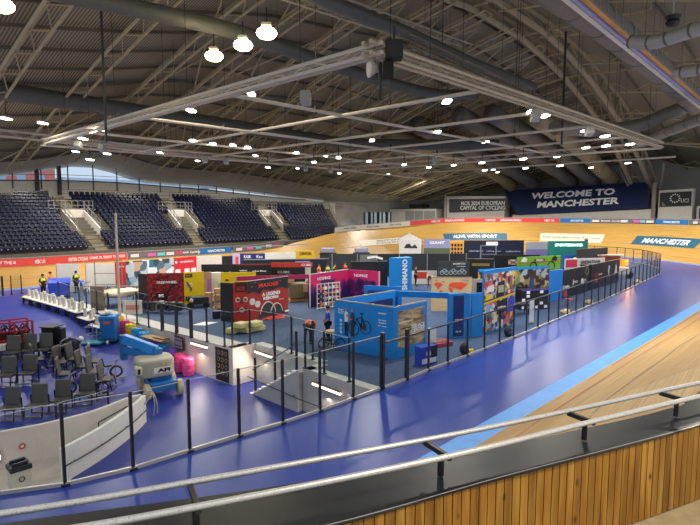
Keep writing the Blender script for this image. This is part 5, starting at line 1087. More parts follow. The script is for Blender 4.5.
for dx, dy in ((-.5, .1), (.35, -.45)): wheel(t, (17.95+dx, 31.6+dy, .24), .22, .08, R(55))
MB().blob((17.55, 31.75, .55), (.14, .08, .14)).build('round_lamp', mat('cfc9bd'), t); MB().box((18.7, 31.4, .85), (.5, .4, .3), rz=-.6).build('carton', mat('b98f5e'), t)
t = T('storage_box', 'small navy storage box at the foot of the tyre stand', 'box', (16.9, 27.6, 0)); MB().box((17.0, 27.8, .22), (.45, .4, .4), rz=-.4).build('body', mat('20284a'), t, bevel=.03); MB().box((17.0, 27.8, .44), (.48, .43, .04), rz=-.4).build('lid', mat('2a3460'), t)
b = MB(); b.add([(14.9, 27.0, .03), (15.9, 27.3, .03), (16.3, 26.5, .05), (15.4, 26.4, .03)], [(0, 1, 2, 3), (3, 2, 1, 0)]); tag(b.build('plastic_sheet', WHITE), 'white plastic sheet on the carpet left of the tyre stand', 'sheet')
# long low stands behind
t = booth('long black stand with trainer pictures and thin red top', (25, 44)); l1, l2 = (21.5, 37.2), (25.6, 33.6); wall(t, l1, l2, 2.3, mat('18191d', .5)); deco(t, l1, l2, .5, 1, 2.2, 2.3, mat('8f2420'), 'red_strip')
for s_, c in ((.12, '6a5c34'), (.22, '5a6270'), (.3, '44484c'), (.41, '8a8f94')): A, u, n, L = fr(l1, l2); MB().blob(A+u*L*s_+n*.03+Vector((0, 0, 1.45)), (.2, .04, .3)).build('printed_trainer', mat(c), t)
dtext(t, l1, l2, .6, 1.8, .6, .17, 'wahoo'); dtext(t, l1, l2, .83, 1.75, 1.1, .14, 'wahoo fitness'); deco(t, l1, l2, .76, .82, .6, 1.2, mat('b3281f'), 'red_box'); deco(t, l1, l2, .62, .7, .4, .8, mat('9a9890'), 'white_frame')
t = booth('black stand with a broad red header behind the tyre stand', (32, 41)); l1, l2 = (26.4, 34.6), (28.7, 32.1); wall(t, l1, l2, 2.3, mat('17181b', .5)); deco(t, l1, l2, .0, 1, 1.9, 2.3, mat('c2382c', .5), 'red_header'); dtext(t, l1, l2, .85, 2.1, .8, .18, 'CUBE', off=.03); dtext(t, l1, l2, .3, 1.5, 1.0, .2, 'CUBE', mat('a8a8a8')); deco(t, l1, l2, .82, .96, .2, 1.9, mat('c9c2b6'), 'pale_door')
t = booth('far stand with navy and black panels at the left of the back row', (37.6, 55.5)); f1, f2, f3 = (30.8, 51.0), (33.6, 48.8), (36.6, 47.2)
f1, f2, f3, f4 = (29.8, 44.1), (31.6, 42.4), (34.4, 41.0), (35.9, 39.8)
wall(t, f1, f2, 2.3, mat('202a6a', .5), 'navy_panel'); dtext(t, f1, f2, .3, 1.98, .7, .3, 'KASK'); dtext(t, f1, f2, .78, 1.98, .6, .3, 'Koo'); wall(t, f2, f3, 2.35, mat('d8d5cc', .5), 'white_panel'); wall(t, (29.9, 43.7), (36.4, 38.6), 1.65, mat('1d2026', .5), 'low_black_wall'); wall(t, f3, f4, 2.5, mat('d9b020', .5), 'yellow_panel'); dtext(t, f3, f4, .5, 2.2, 1.2, .35, 'CANYON', BLACK); MB().bar((29.9, 43.6, 1.7), (37.4, 37.8, 1.7), .08).build('top_rail', mat('9a9e98', .4, .4), t); deco(t, (29.9, 43.7), (36.4, 38.6), .62, .8, .3, 1.5, mat('8a82b8'), 'lilac_panel', .03)
t = booth('white stand panel with cardboard boxes at the back left', (28, 46.5)); wall(t, (25.0, 44.4), (27.4, 43.6), 2.3, mat('d6cdc0')); wall(t, (27.4, 43.6), (28.4, 43.3), 2.2, mat('17181b'), 'black_panel'); wall(t, (28.4, 43.3), (29.1, 43.1), 2.4, mat('b8a8d0'), 'lilac_panel'); deco(t, (28.4, 43.3), (29.1, 43.1), .4, .8, 1.4, 2.1, mat('d04a40'), 'red_spot')
for x, y, z in ((29.0, 45.0, 2.2), (29.7, 44.7, 2.2), (29.4, 44.8, 2.6)): pass
for i, (x, y, z) in enumerate(((26.0, 42.2, .25), (26.9, 41.9, .25), (26.3, 42.0, .75), (27.0, 41.8, .75), (26.6, 42.0, 1.25))): tag(MB().box((x, y, z), (.8, .5, .46), rz=-.4).build('carton', mat(['c49a6a', 'b98a5c', 'd0a878'][i % 3]), None, bevel=.02), 'brown carton, %s in the pile before the white back panel' % ['bottom left', 'bottom right', 'middle left', 'middle right', 'topmost'][i], 'carton', 'brown cartons by the white back panel')
PHO = collage('photo_wall_print', ['dfe3e6', '5a6f7a', 'b9c4c9', '3b4a52', 'c9a58a', '8ea3ad', 'e8e8e8', '2f6f8a'], 1.8)
t = booth('long photo-covered wall between two red panels at back left', (19.4, 47)); p1, p2, p3, p4 = (17.3, 43.5), (18.05, 43.2), (22.5, 43.6), (24.9, 43.9)
wall(t, p1, p2, 2.35, mat('d02434', .5), 'red_panel'); wall(t, p2, p3, 2.35, PHO, 'photo_wall'); wall(t, p3, p4, 2.35, mat('d02434', .5), 'red_panel'); dtext(t, p3, p4, .55, 1.95, 1.4, .16, 'evolution'); dtext(t, p1, p2, .6, 1.95, .4, .14, 'HOPE')
for s_ in (.05, .45, .75): deco(t, p3, p4, s_, s_+.22, .5, 1.3, mat('e8e3df'), 'white_notice')
deco(t, p3, p4, .06, .14, 1.85, 2.05, TXT, 'white_square')
# stands in front of the far banking
t = T('gazebo', 'white peaked tent left of the lilac screen', 'tent', (57, 40, 0)); 
def G4(s, w, z0, z1, c, nm, par): return None
wall(t, (52.2, 41.9), (54.2, 39.9), 2.9, mat('d9d6d2'), 'side_wall'); b = MB(); b.add([(52.2, 41.9, 2.9), (54.2, 39.9, 2.9), (55.8, 41.5, 2.9), (53.8, 43.5, 2.9), (54.0, 41.7, 3.7)], [(0, 1, 4), (1, 2, 4), (2, 3, 4), (3, 0, 4)]); b.build('roof', mat('e3e0dc'), t); A, u, n, L = fr((52.2, 41.9), (54.2, 39.9)); poly(t, (52.2, 41.9), (54.2, 39.9), [(.6, 1.8), (.9, 2.3), (1.3, 2.4), (1.6, 2.0), (2.0, 2.3), (2.4, 1.8)], mat('2b2d33'), 'printed_silhouette', .03)
t = booth('lilac-grey printed stand wall with bright white lettering', (56.5, 36.5)); s1, s2 = (54.6, 39.8), (56.9, 37.4); wall(t, s1, s2, 2.95, mat('8f93b8', .5)); deco(t, s1, s2, 0, 1, 0, 1.8, mat('57614a', .5), 'hill_print'); dtext(t, s1, s2, .5, 2.5, 1.9, .34, 'GIANT', TXT, bold=.04, off=.03)
t = booth('small amber and black caged display beside the navy stand', (60, 35)); c1, c2 = (57.0, 37.4), (58.2, 36.2); wall(t, c1, c2, 2.6, mat('d99a3a', .5)); 
for i in range(4):
    for j in range(3): deco(t, c1, c2, .06+i*.23, .22+i*.23, 1.0+j*.5, 1.35+j*.5, BLACK, 'dark_item')
t = T('silver_panel', 'plain silver screen at the right end of the navy stand', 'screen', (64, 30, 0)); wall(t, (64.4, 30.8), (66.2, 28.6), 2.5, mat('9aa0aa', .4)); deco(t, (64.4, 30.8), (66.2, 28.6), 0, 1, .0, 1.6, mat('6f6aa0'), 'violet_base')
# cars roofs / dark vehicles behind the black wall
for i, (x, y) in enumerate(((38.9, 41.0), (41.6, 38.6))):
    t = T('display_case', ('dark glazed display case, left of two behind the long black wall', 'dark glazed display case, right of two behind the long black wall')[i], 'display case', (x, y, 0)); MB().box((x, y, .95), (1.7, 1.0, 1.9), rz=-.8).build('base', mat('23242a'), t); MB().box((x, y, 2.3), (1.5, .9, .55), rz=-.8).build('glass_top', mat('8a8798', .3), t, bevel=.1); MB().box((x, y, 1.96), (1.8, 1.05, .12), rz=-.8).build('dark_shelf', BLACK, t)
# ================================================================ PEOPLE
def skin_obj(name, joints, edges, m, parent, sub=1):
    me = bpy.data.meshes.new(name); me.from_pydata([j[0] for j in joints], edges, []); o = bpy.data.objects.new(name, me); C.objects.link(o)
    md = o.modifiers.new('skin', 'SKIN'); md.use_smooth_shade = True
    for i, j in enumerate(joints): r = j[1]; me.skin_vertices[0].data[i].radius = (r if isinstance(r, tuple) else (r, r))
    me.skin_vertices[0].data[0].use_root = True; s = o.modifiers.new('sub', 'SUBSURF'); s.levels = sub; s.render_levels = sub
    me2 = bpy.data.meshes.new_from_object(o.evaluated_get(bpy.context.evaluated_depsgraph_get())); bpy.data.objects.remove(o); me2.materials.clear(); me2.materials.append(m)
    k = bpy.data.objects.new(name, me2); C.objects.link(k); k.parent = parent; return k
def add_skin_layer(): pass
def person(loc, rz, label, top, legs, pose='stand', hair='2a1c14', vest=None, hat=None, h=1.0):
    t = T('person', label, 'person', (0, 0, 0), local=True)
    if pose == 'stand':   # faces -Y
        J = dict(pel=(0, 0, .95), bel=(0, 0, 1.1), chest=(0, .01, 1.32), neck=(0, 0, 1.5), head=(0, -.02, 1.62), crown=(0, -.01, 1.72), hl=(-.1, 0, .9), hr=(.1, 0, .9), kl=(-.11, -.03, .5), kr=(.11, .02, .5), al=(-.12, .02, .09), ar=(.12, .05, .09), tl=(-.13, -.14, .04), tr=(.13, -.11, .04), sl=(-.19, 0, 1.42), sr=(.19, 0, 1.42), el=(-.25, .02, 1.14), er=(.25, -.02, 1.14), wl=(-.22, -.16, .96), wr=(.2, -.2, 1.0), fl=(-.21, -.23, .92), fr=(.18, -.27, .98))
    else:                 # bending forward at the hips, hands reaching down
        J = dict(pel=(0, .05, .93), bel=(0, -.1, 1.02), chest=(0, -.34, 1.06), neck=(0, -.5, 1.04), head=(0, -.62, .98), crown=(0, -.7, .92), hl=(-.1, .05, .88), hr=(.1, .05, .88), kl=(-.13, -.03, .48), kr=(.13, .0, .48), al=(-.14, .05, .09), ar=(.14, .08, .09), tl=(-.15, -.1, .04), tr=(.15, -.08, .04), sl=(-.19, -.4, 1.02), sr=(.19, -.4, 1.02), el=(-.21, -.45, .76), er=(.21, -.47, .76), wl=(-.15, -.55, .55), wr=(.13, -.57, .56), fl=(-.13, -.59, .48), fr=(.11, -.61, .49))
    rr = dict(pel=.14, bel=.125, chest=.15, neck=.055, head=.095, crown=.075, hl=.095, hr=.095, kl=.06, kr=.06, al=.042, ar=.042, tl=.04, tr=.04, sl=.065, sr=.065, el=.045, er=.045, wl=.032, wr=.032, fl=.035, fr=.035)
    ks = list(J); E = [('pel', 'bel'), ('bel', 'chest'), ('chest', 'neck'), ('neck', 'head'), ('head', 'crown'), ('pel', 'hl'), ('pel', 'hr'), ('hl', 'kl'), ('hr', 'kr'), ('kl', 'al'), ('kr', 'ar'), ('al', 'tl'), ('ar', 'tr'), ('chest', 'sl'), ('chest', 'sr'), ('sl', 'el'), ('sr', 'er'), ('el', 'wl'), ('er', 'wr'), ('wl', 'fl'), ('wr', 'fr')]
    def sub(keys, name, col, k=1.0, extra=0):
        ii = {q: i for i, q in enumerate(keys)}; return skin_obj(name, [(J[q], rr[q]*k+extra) for q in keys], [(ii[a], ii[b]) for a, b in E if a in ii and b in ii], mat(col, .7), t)
    sub(ks, 'body', 'b98468'); sub(['pel', 'hl', 'hr', 'kl', 'kr', 'al', 'ar'], 'trousers', legs, 1.08, .012)
    sub(['bel', 'pel', 'chest', 'sl', 'sr', 'el', 'er'], 'shirt', top, 1.08, .014)
    hd = Vector(J['head']); cw = (Vector(J['crown'])-hd).normalized(); c_ = hd+cw*.06
    MB().blob(c_+Vector((0, .02, .012)), (.098, .11, .1), 12, 8).build('hair', mat(hat or hair, .7), t, smooth=True)
    for s in (-.1, .1): MB().blob(Vector(J['head'])+Vector((s, 0, 0)), (.015, .03, .04), 6, 4).build('ear', SKIN, t)
    for k_, s_ in (('tl', 0), ('tr', 0)): f = J[k_]; MB().blob((f[0], f[1]+.07, .045), (.06, .15, .05), 10, 6).build('shoe', BLACK, t, smooth=True)
    if vest: sub(['bel', 'chest', 'sl', 'sr'], 'vest', vest, 1.12, .03)
    t.scale = (h, h, h); return finish(t, loc, rz)
person((16.75, 19.1, .015), R(120), 'person in an orange top bending over by the blue stand', 'e2551c', '171a22', 'bend')
person((12.1, 43.9, .015), R(10), 'person in a yellow hi-vis vest left of the blue wheeled bin', '23262e', '20242c', vest='c8e020')
person((13.0, 45.2, .015), R(40), 'person in an orange top behind the blue wheeled bin', 'e07a2c', '2a2d38')
person((14.6, 44.4, .015), R(200), 'person in a yellow-green vest by the white board', '2a2d30', '2a2d38', vest='c2dc2a')
person((31.7, 34.6, .015), R(20), 'person in an orange vest at the left of the group behind the magenta stand', 'd8622c', '2a2d38', vest='ee6a2a')
person((32.4, 34.2, .015), R(-20), 'person in a lime yellow vest behind the magenta stand', '3a4048', '23262e', vest='c9e424')
person((33.3, 34.2, .015), R(60), 'person in black and yellow behind the magenta stand', '2a2c2e', '23262e', vest='a8b83a')
person((34.0, 33.6, .015), R(-10), 'person in a bright orange vest standing tallest behind the magenta stand', '3a2a2a', '23262e', vest='f0562a', h=1.05)
person((36.6, 27.5, .015), R(30), 'person in dark clothes walking near the map board', '23252c', '1b1c22')
person((36.9, 26.2, .015), R(-60), 'person in a white and red top crouching beyond the blue portal', 'd8cfca', '4a2f2c', 'bend')
person((17.9, 18.9, .015), R(240), 'person in a blue top partly hidden by the blue stand', '2a52b8', '1b2030')
t = T('bicycle', 'dark bicycle lying on the carpet beside the bending person', 'bicycle', (16.9, 17.4, 0))
for x, y in ((16.75, 17.95), (17.0, 17.2)): MB().ring((x, y, .28), (.35, -.9, .25), (.3, .1, .8), .3, .03).build('wheel', BLACK, t)
b = MB(); b.tube([(16.75, 17.95, .3), (16.8, 17.6, .6), (17.0, 17.2, .3), (16.85, 17.55, .25), (16.75, 17.95, .3)], .03, 6); b.tube([(16.8, 17.6, .6), (16.85, 17.55, .25)], .03, 6); b.build('frame', mat('33323a'), t); MB().tube([(16.7, 17.75, .72), (16.95, 17.7, .74)], .02).build('handlebar', BLACK, t)
t = T('side_table', 'small wooden round table beside the blue printed wall', 'table', (17.25, 17.9, 0)); MB().lathe([(.3, .72), (.3, .76)], (17.3, 18.0, 0), 16).build('table_top', mat('c49a62'), t); MB().lathe([(.2, 0), (.03, .04), (.03, .72)], (17.3, 18.0, 0), 12).build('pedestal', DARK, t)
# ================================================================ LOOSE THINGS ON THE DECK
def wheelie(loc, rz, label, col, s=1.0):
    t = T('wheeled_bin', label, 'bin', (0, 0, 0), local=True); b = MB()
    b.add([(-.55*s, -.4*s, .12), (.55*s, -.4*s, .12), (.55*s, .4*s, .12), (-.55*s, .4*s, .12), (-.68*s, -.52*s, 1.05*s), (.68*s, -.52*s, 1.05*s), (.68*s, .52*s, 1.05*s), (-.68*s, .52*s, 1.05*s)], [(3, 2, 1, 0), (4, 5, 6, 7), (0, 1, 5, 4), (1, 2, 6, 5), (2, 3, 7, 6), (3, 0, 4, 7)]); b.build('body', mat(col, .45), t, bevel=.03)
    b = MB(); b.add([(-.7*s, -.55*s, 1.06*s), (.7*s, -.55*s, 1.06*s), (.7*s, .55*s, 1.1*s), (-.7*s, .55*s, 1.1*s), (-.65*s, -.2*s, 1.3*s), (.65*s, -.2*s, 1.3*s), (.65*s, .45*s, 1.32*s), (-.65*s, .45*s, 1.32*s)], [(3, 2, 1, 0), (4, 5, 6, 7), (0, 1, 5, 4), (1, 2, 6, 5), (2, 3, 7, 6), (3, 0, 4, 7)]); b.build('lid', mat(col, .35), t, bevel=.04)
    for x in (-.5, .5):
        for y in (-.35, .35): q = MB().lathe([(.07, -.03), (.09, 0), (.07, .03)], n=10).build('wheel', BLACK, t); q.location = (x*s, y*s, .09); q.rotation_euler = (R(90), 0, 0)
    return finish(t, loc, rz)
wheelie((12.95, 43.0, .015), R(-20), 'large blue wheeled bin at the head of the white table row', '1f45b8', 1.1); wheelie((15.3, 46.0, .015), R(-20), 'smaller blue bin right of the white board', '2a5ad0', .62)
t = T('white_tub', 'small white tub on the deck beside the smaller blue bin', 'tub', (15.6, 44.9, 0)); MB().lathe([(.28, 0), (.34, .7), (.36, .72), (.3, .72)], (15.6, 44.9, 0), 16).build('body', WHITE, t); MB().lathe([(.3, .6), (.3, .73)], (15.6, 44.9, 0), 12).build('contents', BLACK, t)
t = T('yellow_sack', 'dusty yellow rubble sack at the far end of the white tables', 'sack', (11, 43.4, ZB(43.4))); MB().blob((11.0, 43.4, ZB(43.4)+.2), (.55, .35, .22), 14, 8, 2, .15).build('sack', mat('c9a53a', .8), t, smooth=True)
def sheetboard(p, q, h, label, col='e0ddd2'): t = booth(label, p, 'white_board', 'board'); wall(t, p, q, h, mat(col, .6), 'panel', .04); A, u, n, L = fr(p, q); MB().bar(A+Vector((0, 0, 0)), A+Vector((0, 0, h)), .05).build('edge', GALV, t); return t
sheetboard((13.7, 46.0), (15.0, 44.9), 2.3, 'white upright board behind the person with the yellow-green vest'); sheetboard((16.1, 46.6), (18.6, 44.9), 2.1, 'large cream board inside the metal frame at back left')
t = T('scaffold_frame', 'thin metal frame standing before the cream board', 'frame', (16.2, 43.7, 0)); b = MB(); Q1, Q2 = (15.9, 44.0), (17.5, 42.6)
for p in (Q1, Q2): b.bar((p[0], p[1], 0), (p[0], p[1], 2.5), .06)
for z_ in (2.5, 1.5, .6): b.bar((Q1[0], Q1[1], z_), (Q2[0], Q2[1], z_), .05)
b.build('frame', mat('8c7d62', .5, .3), t)
t = T('bike_rack', 'rack of dark bicycles and parts behind the tall white pole', 'bicycle rack', (15.2, 40, 0)); b = MB(); b.bar((14.0, 41.5, .9), (17.8, 37.6, .9), .08)
for f in (0, .5, 1): b.bar((14.0+3.8*f, 41.5-3.9*f, 0), (14.0+3.8*f, 41.5-3.9*f, .9), .08)
b.build('rail', GALV, t)
for i in range(5):
    f = (i+.5)/5; x, y = 14.0+3.8*f, 41.5-3.9*f; MB().ring((x-.3, y-.3, .5), (.6, .3, .1), (0, 0, 1), .32, .04, 14).build('wheel', BLACK, t); MB().ring((x+.4, y+.1, .5), (.6, .3, .1), (0, 0, 1), .32, .04, 14).build('wheel', BLACK, t); q = MB(); q.tube([(x-.3, y-.3, .5), (x-.1, y-.2, .85), (x+.3, y, .85), (x+.4, y+.1, .5)], .035, 6); q.build('frame', mat(['b8b2a6', '3a3f48', '8a3a30', '2a2d33', 'd8d4cc'][i]), t)
t = T('blanket_pile', 'crumpled pale dust sheets over a long table beside the white pole', 'dust sheets', (14.6, 36, 0)); b = MB(); b.blob((14.9, 36.6, .85), (1.5, 1.0, .28), 22, 8, 4, .3); b.build('sheets', mat('cfc2ae', .8), t, smooth=True); MB().blob((14.5, 36.9, .95), (.8, .6, .2), 14, 8, 7, .3).build('tan_sheet', mat('b38d5c', .8), t, smooth=True)
for dx, dy in ((-1, .6), (1, .6), (-1, -.6), (1, -.6)): MB().box((14.9+dx, 36.6+dy*.6, .4), (.07, .07, .8)).build('leg', DARK, t)
t = T('scooter_row', 'cluster of black and grey gym machines behind the two dark posts', 'machines', (14.5, 32, 0))
rnd = random.Random(11)
for i in range(7):
    x, y = 14.0+i*.33, 33.6-i*.45; MB().box((x+.3, y, .45), (.5, .4, .5), rz=rnd.random()).build('machine_body', mat(rnd.choice(['2a2d33', '3a3f3c', '55584f', '1c1e22'])), t, bevel=.04); MB().ring((x, y-.2, .45), (1, -.4, 0), (0, 0, 1), .26, .05, 12).build('flywheel', mat(rnd.choice(['1c1e22', '6a6d68'])), t); q = MB(); q.tube([(x, y, .5), (x+.15, y+.1, 1.05), (x+.35, y, 1.1)], .035, 6); q.build('handlebar', mat('4a4d50'), t)
t = T('notice_easel', 'leaning white notice board at the deck edge by the blue lift', 'notice board', (12.9, 31.2, 0)); wall(t, (12.95, 31.6), (13.8, 30.9), 1.15, mat('d9d4ca'), 'board', .04, .3); deco(t, (12.95, 31.6), (13.8, 30.9), .15, .85, .55, .85, mat('c98a80'), 'pink_text_block'); q = MB(); q.bar((13.1, 31.5, 0), (13.1, 31.5, .4), .04); q.bar((13.7, 31.0, 0), (13.7, 31.0, .4), .04); q.build('legs', GALV, t)
t = T('tall_pole', 'tall pale vertical pole standing at the edge of the deck', 'pole', (12.4, 30.6, 0)); MB().tube([(12.62, 31.3, 0), (12.62, 31.3, 6.4)], .085, 10, [.09, .06]).build('shaft', mat('cbbfa6', .5), t); MB().lathe([(.22, 0), (.2, .06), (.08, .08)], (12.62, 31.3, 0.01)).build('base', GREY, t)
t = T('wrapped_pallet', 'pallet of cartons under olive wrap left of the magenta stand', 'pallet', (25, 29, 0)); MB().box((24.7, 29.1, .75), (1.5, 1.1, 1.1), rz=-.5).build('wrap', mat('6a6248', .7), t, bevel=.08); MB().box((24.8, 28.9, .1), (2.0, 1.2, .14), rz=-.5).build('pallet_base', mat('a5814e'), t); MB().box((24.0, 29.6, 1.6), (.9, .6, .5), rz=-.4).build('carton', mat('b0895a'), t); MB().box((24.9, 28.4, 1.0), (.7, .3, .6), rz=-.5).build('carton', mat('a98a62'), t); MB().blob((25.5, 28.6, 1.2), (.6, .4, .45), 12, 6, 9, .3).build('grey_cover', mat('4d5150'), t)
t = T('pallet_jack_load', 'low stack of pale cartons left of the pink drums of wrapped pallet', 'cartons', (22.8, 31, 0)); t['label'] = 'low stack of tan cartons just left of the wrapped pallet'
for i, (dx, z_) in enumerate(((0, .3), (.9, .3), (.4, .85))): MB().box((22.6+dx, 31.0-dx*.6, z_), (.8, .6, .5), rz=-.5).build('carton', mat(['b9905c', 'a88450', 'c7a070'][i]), t, bevel=.02)
def backpack(x, y, z, label, col):
    t = T('backpack', label, 'bag', (x, y, z)); MB().blob((x, y, z+.26), (.24, .2, .28), 12, 8, 1, .08).build('bag', mat(col, .7), t, smooth=True); MB().blob((x-.05, y-.17, z+.18), (.16, .08, .14), 10, 6).build('front_pocket', mat('2b2f36', .7), t, smooth=True); MB().ring((x, y, z+.54), (1, 0, 0), (0, 0, 1), .06, .015, 10).build('top_loop', BLACK, t)
backpack(20.4, 12.55, .015, 'black backpack on the carpet against the fence', '17191c'); backpack(25.0, 12.8, .015, 'dark rucksack against the fence below the collage wall', '1c2124')
t = T('yellow_bag', 'small yellow bag in front of the black backpack', 'bag', (20.55, 12.35, 0)); MB().blob((20.75, 12.42, .13), (.24, .07, .12), 10, 6).build('bag', mat('d8c520'), t, smooth=True); MB().ring((20.75, 12.42, .26), (1, 0, 0), (0, 0, 1), .05, .012, 8).build('handle', BLACK, t)
t = T('banner_box', 'blue, white and black box with white emblem by the fence post', 'box', (17.3, 13, 0)); d1, d2 = (17.55, 12.85), (18.45, 12.68); wall(t, d1, d2, .8, mat('1e3fc0', .5), 'box', .4); deco(t, d1, d2, .05, .95, .08, .3, mat('dfe3ea'), 'white_band'); ringd(t, d1, d2, .4, .5, .1, .03, TXT, 'emblem'); deco(t, d1, d2, .62, 1.0, .3, .8, mat('0d0f1c'), 'black_side', .02)
t = T('red_platform', 'low red platform on the carpet behind the fence', 'platform', (21, 14.5, 0)); MB().box((20.9, 14.35, .12), (1.3, .8, .2), rz=-.3).build('platform', mat('a3303a'), t, bevel=.02); MB().box((20.9, 14.35, .23), (1.1, .6, .03), rz=-.3).build('mat', mat('7f2430'), t)
t = T('white_placard', 'small white upright placard on the red platform', 'placard', (20.3, 14.2, .25)); MB().box((20.3, 14.25, .62), (.42, .04, .75), rz=-.5).build('sheet', mat('eeeeea'), t); MB().box((20.3, 14.28, .27), (.45, .2, .03), rz=-.5).build('foot', GREY, t)
t = T('white_placard', 'small white upright panel by the fence before the chequered counter', 'placard', (28.5, 13.4, 0)); MB().box((28.9, 13.35, .75), (.3, .06, 1.3), rz=-.3).build('sheet', mat('e9e9ec'), t); MB().box((28.9, 13.35, .04), (.4, .3, .05)).build('foot', GREY, t)
t = T('folding_chair', 'red folding chair by the fence before the black stand wall', 'chair', (36, 13.8, 0)); MB().box((36.2, 14.1, .45), (.5, .5, .05)).build('seat', mat('b3303a'), t); MB().box((36.2, 14.35, .8), (.5, .05, .4), rx=-.15).build('backrest', mat('b3303a'), t)
for dx in (-.22, .22):
    for dy in (-.22, .24): MB().bar((36.2+dx, 14.1+dy, 0), (36.2+dx, 14.1+dy*.8, .45), .03).build('leg', GALV, t)
for i, (x, y) in enumerate(((33.3, 13.05), (38.0, 13.3), (52.5, 14.2))):
    t = T('cable_heap', 'small heap of tan cable and packing by the fence, %s of three' % ['left', 'middle', 'right'][i], 'cable', (x, y, 0)); MB().ring((x, y+.1, .1), (1, 0, 0), (0, 1, .2), .28, .06, 14).build('coil', mat('b89a68'), t); MB().blob((x+.35, y+.15, .12), (.25, .2, .12), 8, 6, i, .3).build('packing', mat('d3bd8c'), t)
t = T('forklift', 'small orange and white vehicle with a glowing amber lamp at the far right', 'vehicle', (55, 16.2, 0)); MB().box((54.6, 16.9, .75), (2.0, 1.5, .7), rz=-.75).build('chassis', mat('d8d0c4'), t, bevel=.08); MB().box((54.3, 17.4, 1.65), (1.7, 1.0, 1.1), rz=-.75).build('cab', mat('6a2a14'), t, bevel=.08); MB().box((55.2, 16.3, 1.5), (.6, .3, .6), rz=-.75).build('lit_lamp_panel', mat('ff5a10', .5, 0, 2.5), t)
for dx, dy in ((-.9, .3), (.5, -1.1), (-.2, 1.0)): wheel(t, (54.5+dx, 16.8+dy, .34), .34, .1, R(45))
Lq = bpy.data.lights.new('amber_light', 'POINT'); Lq.energy = 120; Lq.color = (1, .4, .06); Lq.shadow_soft_size = .3; o = bpy.data.objects.new('amber_light', Lq); C.objects.link(o); o.parent = t; o.location = (0.3, -.4, 1.8)
t = T('stall', 'low stall with white canopy and blue cloths at the far right', 'stall', (58.8, 17.5, 0)); MB().box((58.6, 18.4, .5), (2.6, 1.2, .9), rz=-.5).build('counter', mat('5a7fd0'), t); MB().box((58.4, 18.6, 1.9), (2.8, .6, .1), rz=-.5).build('canopy', mat('e0e2e8'), t)
for dx, dy in ((-1.1, .7), (1.1, -.5)): MB().box((58.5+dx, 18.5+dy, .95), (.06, .06, 1.9)).build('post', GALV, t)
t = T('packing_pile', 'scattered white and pink packing right of the orange vehicle', 'packing', (60.5, 19, 0))
for i, c in enumerate(('e6e2dc', 'd8a0a0', 'a9b8d8', 'e6e2dc', 'c9b08c')): MB().box((60.0+i*.7, 19.6+.4*(i % 2), .3), (.7, .5, .5), rz=i).build('package', mat(c), t, bevel=.03)
# ================================================================ SUNKEN WARM-UP AREA
def drum(loc, label, col):
    t = T('plastic_drum', label, 'drum', (0, 0, 0), local=True); MB().lathe([(.25, 0), (.29, .04), (.3, .28), (.315, .3), (.3, .33), (.3, .58), (.315, .6), (.3, .63), (.29, .86), (.25, .9)], n=20).build('body', mat(col, .35), t, smooth=False); MB().lathe([(.27, .9), (.27, .925), (.2, .93)], n=20).build('lid', mat(col, .4), t); 
    for s in (-.12, .12): MB().lathe([(.03, .92), (.03, .95)], (s, 0, 0), 10).build('cap', mat('30303a'), t)
    return finish(t, loc)
cols = [('pink', 'e2508a', 'nearest'), ('pink', 'd8447e', 'second nearest'), ('purple', '6a3fa8', 'beside the pink pair'), ('blue', '2a86c4', 'under the plank'), ('purple', '7a48b0', 'left of the plank'), ('blue', '2f9bd8', 'first of the blue pair'), ('blue', '2a96d0', 'second of the blue pair'), ('yellow', 'e0c020', 'between blue and pink'), ('pink', 'd04a80', 'between two yellow ones'), ('yellow', 'd8b81c', 'second from the far end'), ('yellow', 'e3c52a', 'at the far end')]
for i, (nm, c, w_) in enumerate(cols):
    y = [24.0, 24.75, 25.55, 26.3, 27.4, 28.2, 28.95, 29.65, 30.35, 31.0, 31.7][i]; x = EDGE(y)-.45
    drum((x, y, ZB(y)), '%s plastic drum in the row along the white wall, %s' % (nm, w_), c)
t = T('plank', 'brown wooden board resting on the middle drums', 'board', (12.6, 27.8, 0)); MB().box((12.65, 26.9, ZB(26.9)+1.06), (.62, 1.9, .05), rz=.1).build('board', mat('a07c4c'), t); MB().box((12.8, 26.5, ZB(26.9)+1.12), (.4, .9, .05), rz=.2).build('upper_board', mat('8d6a3c'), t)
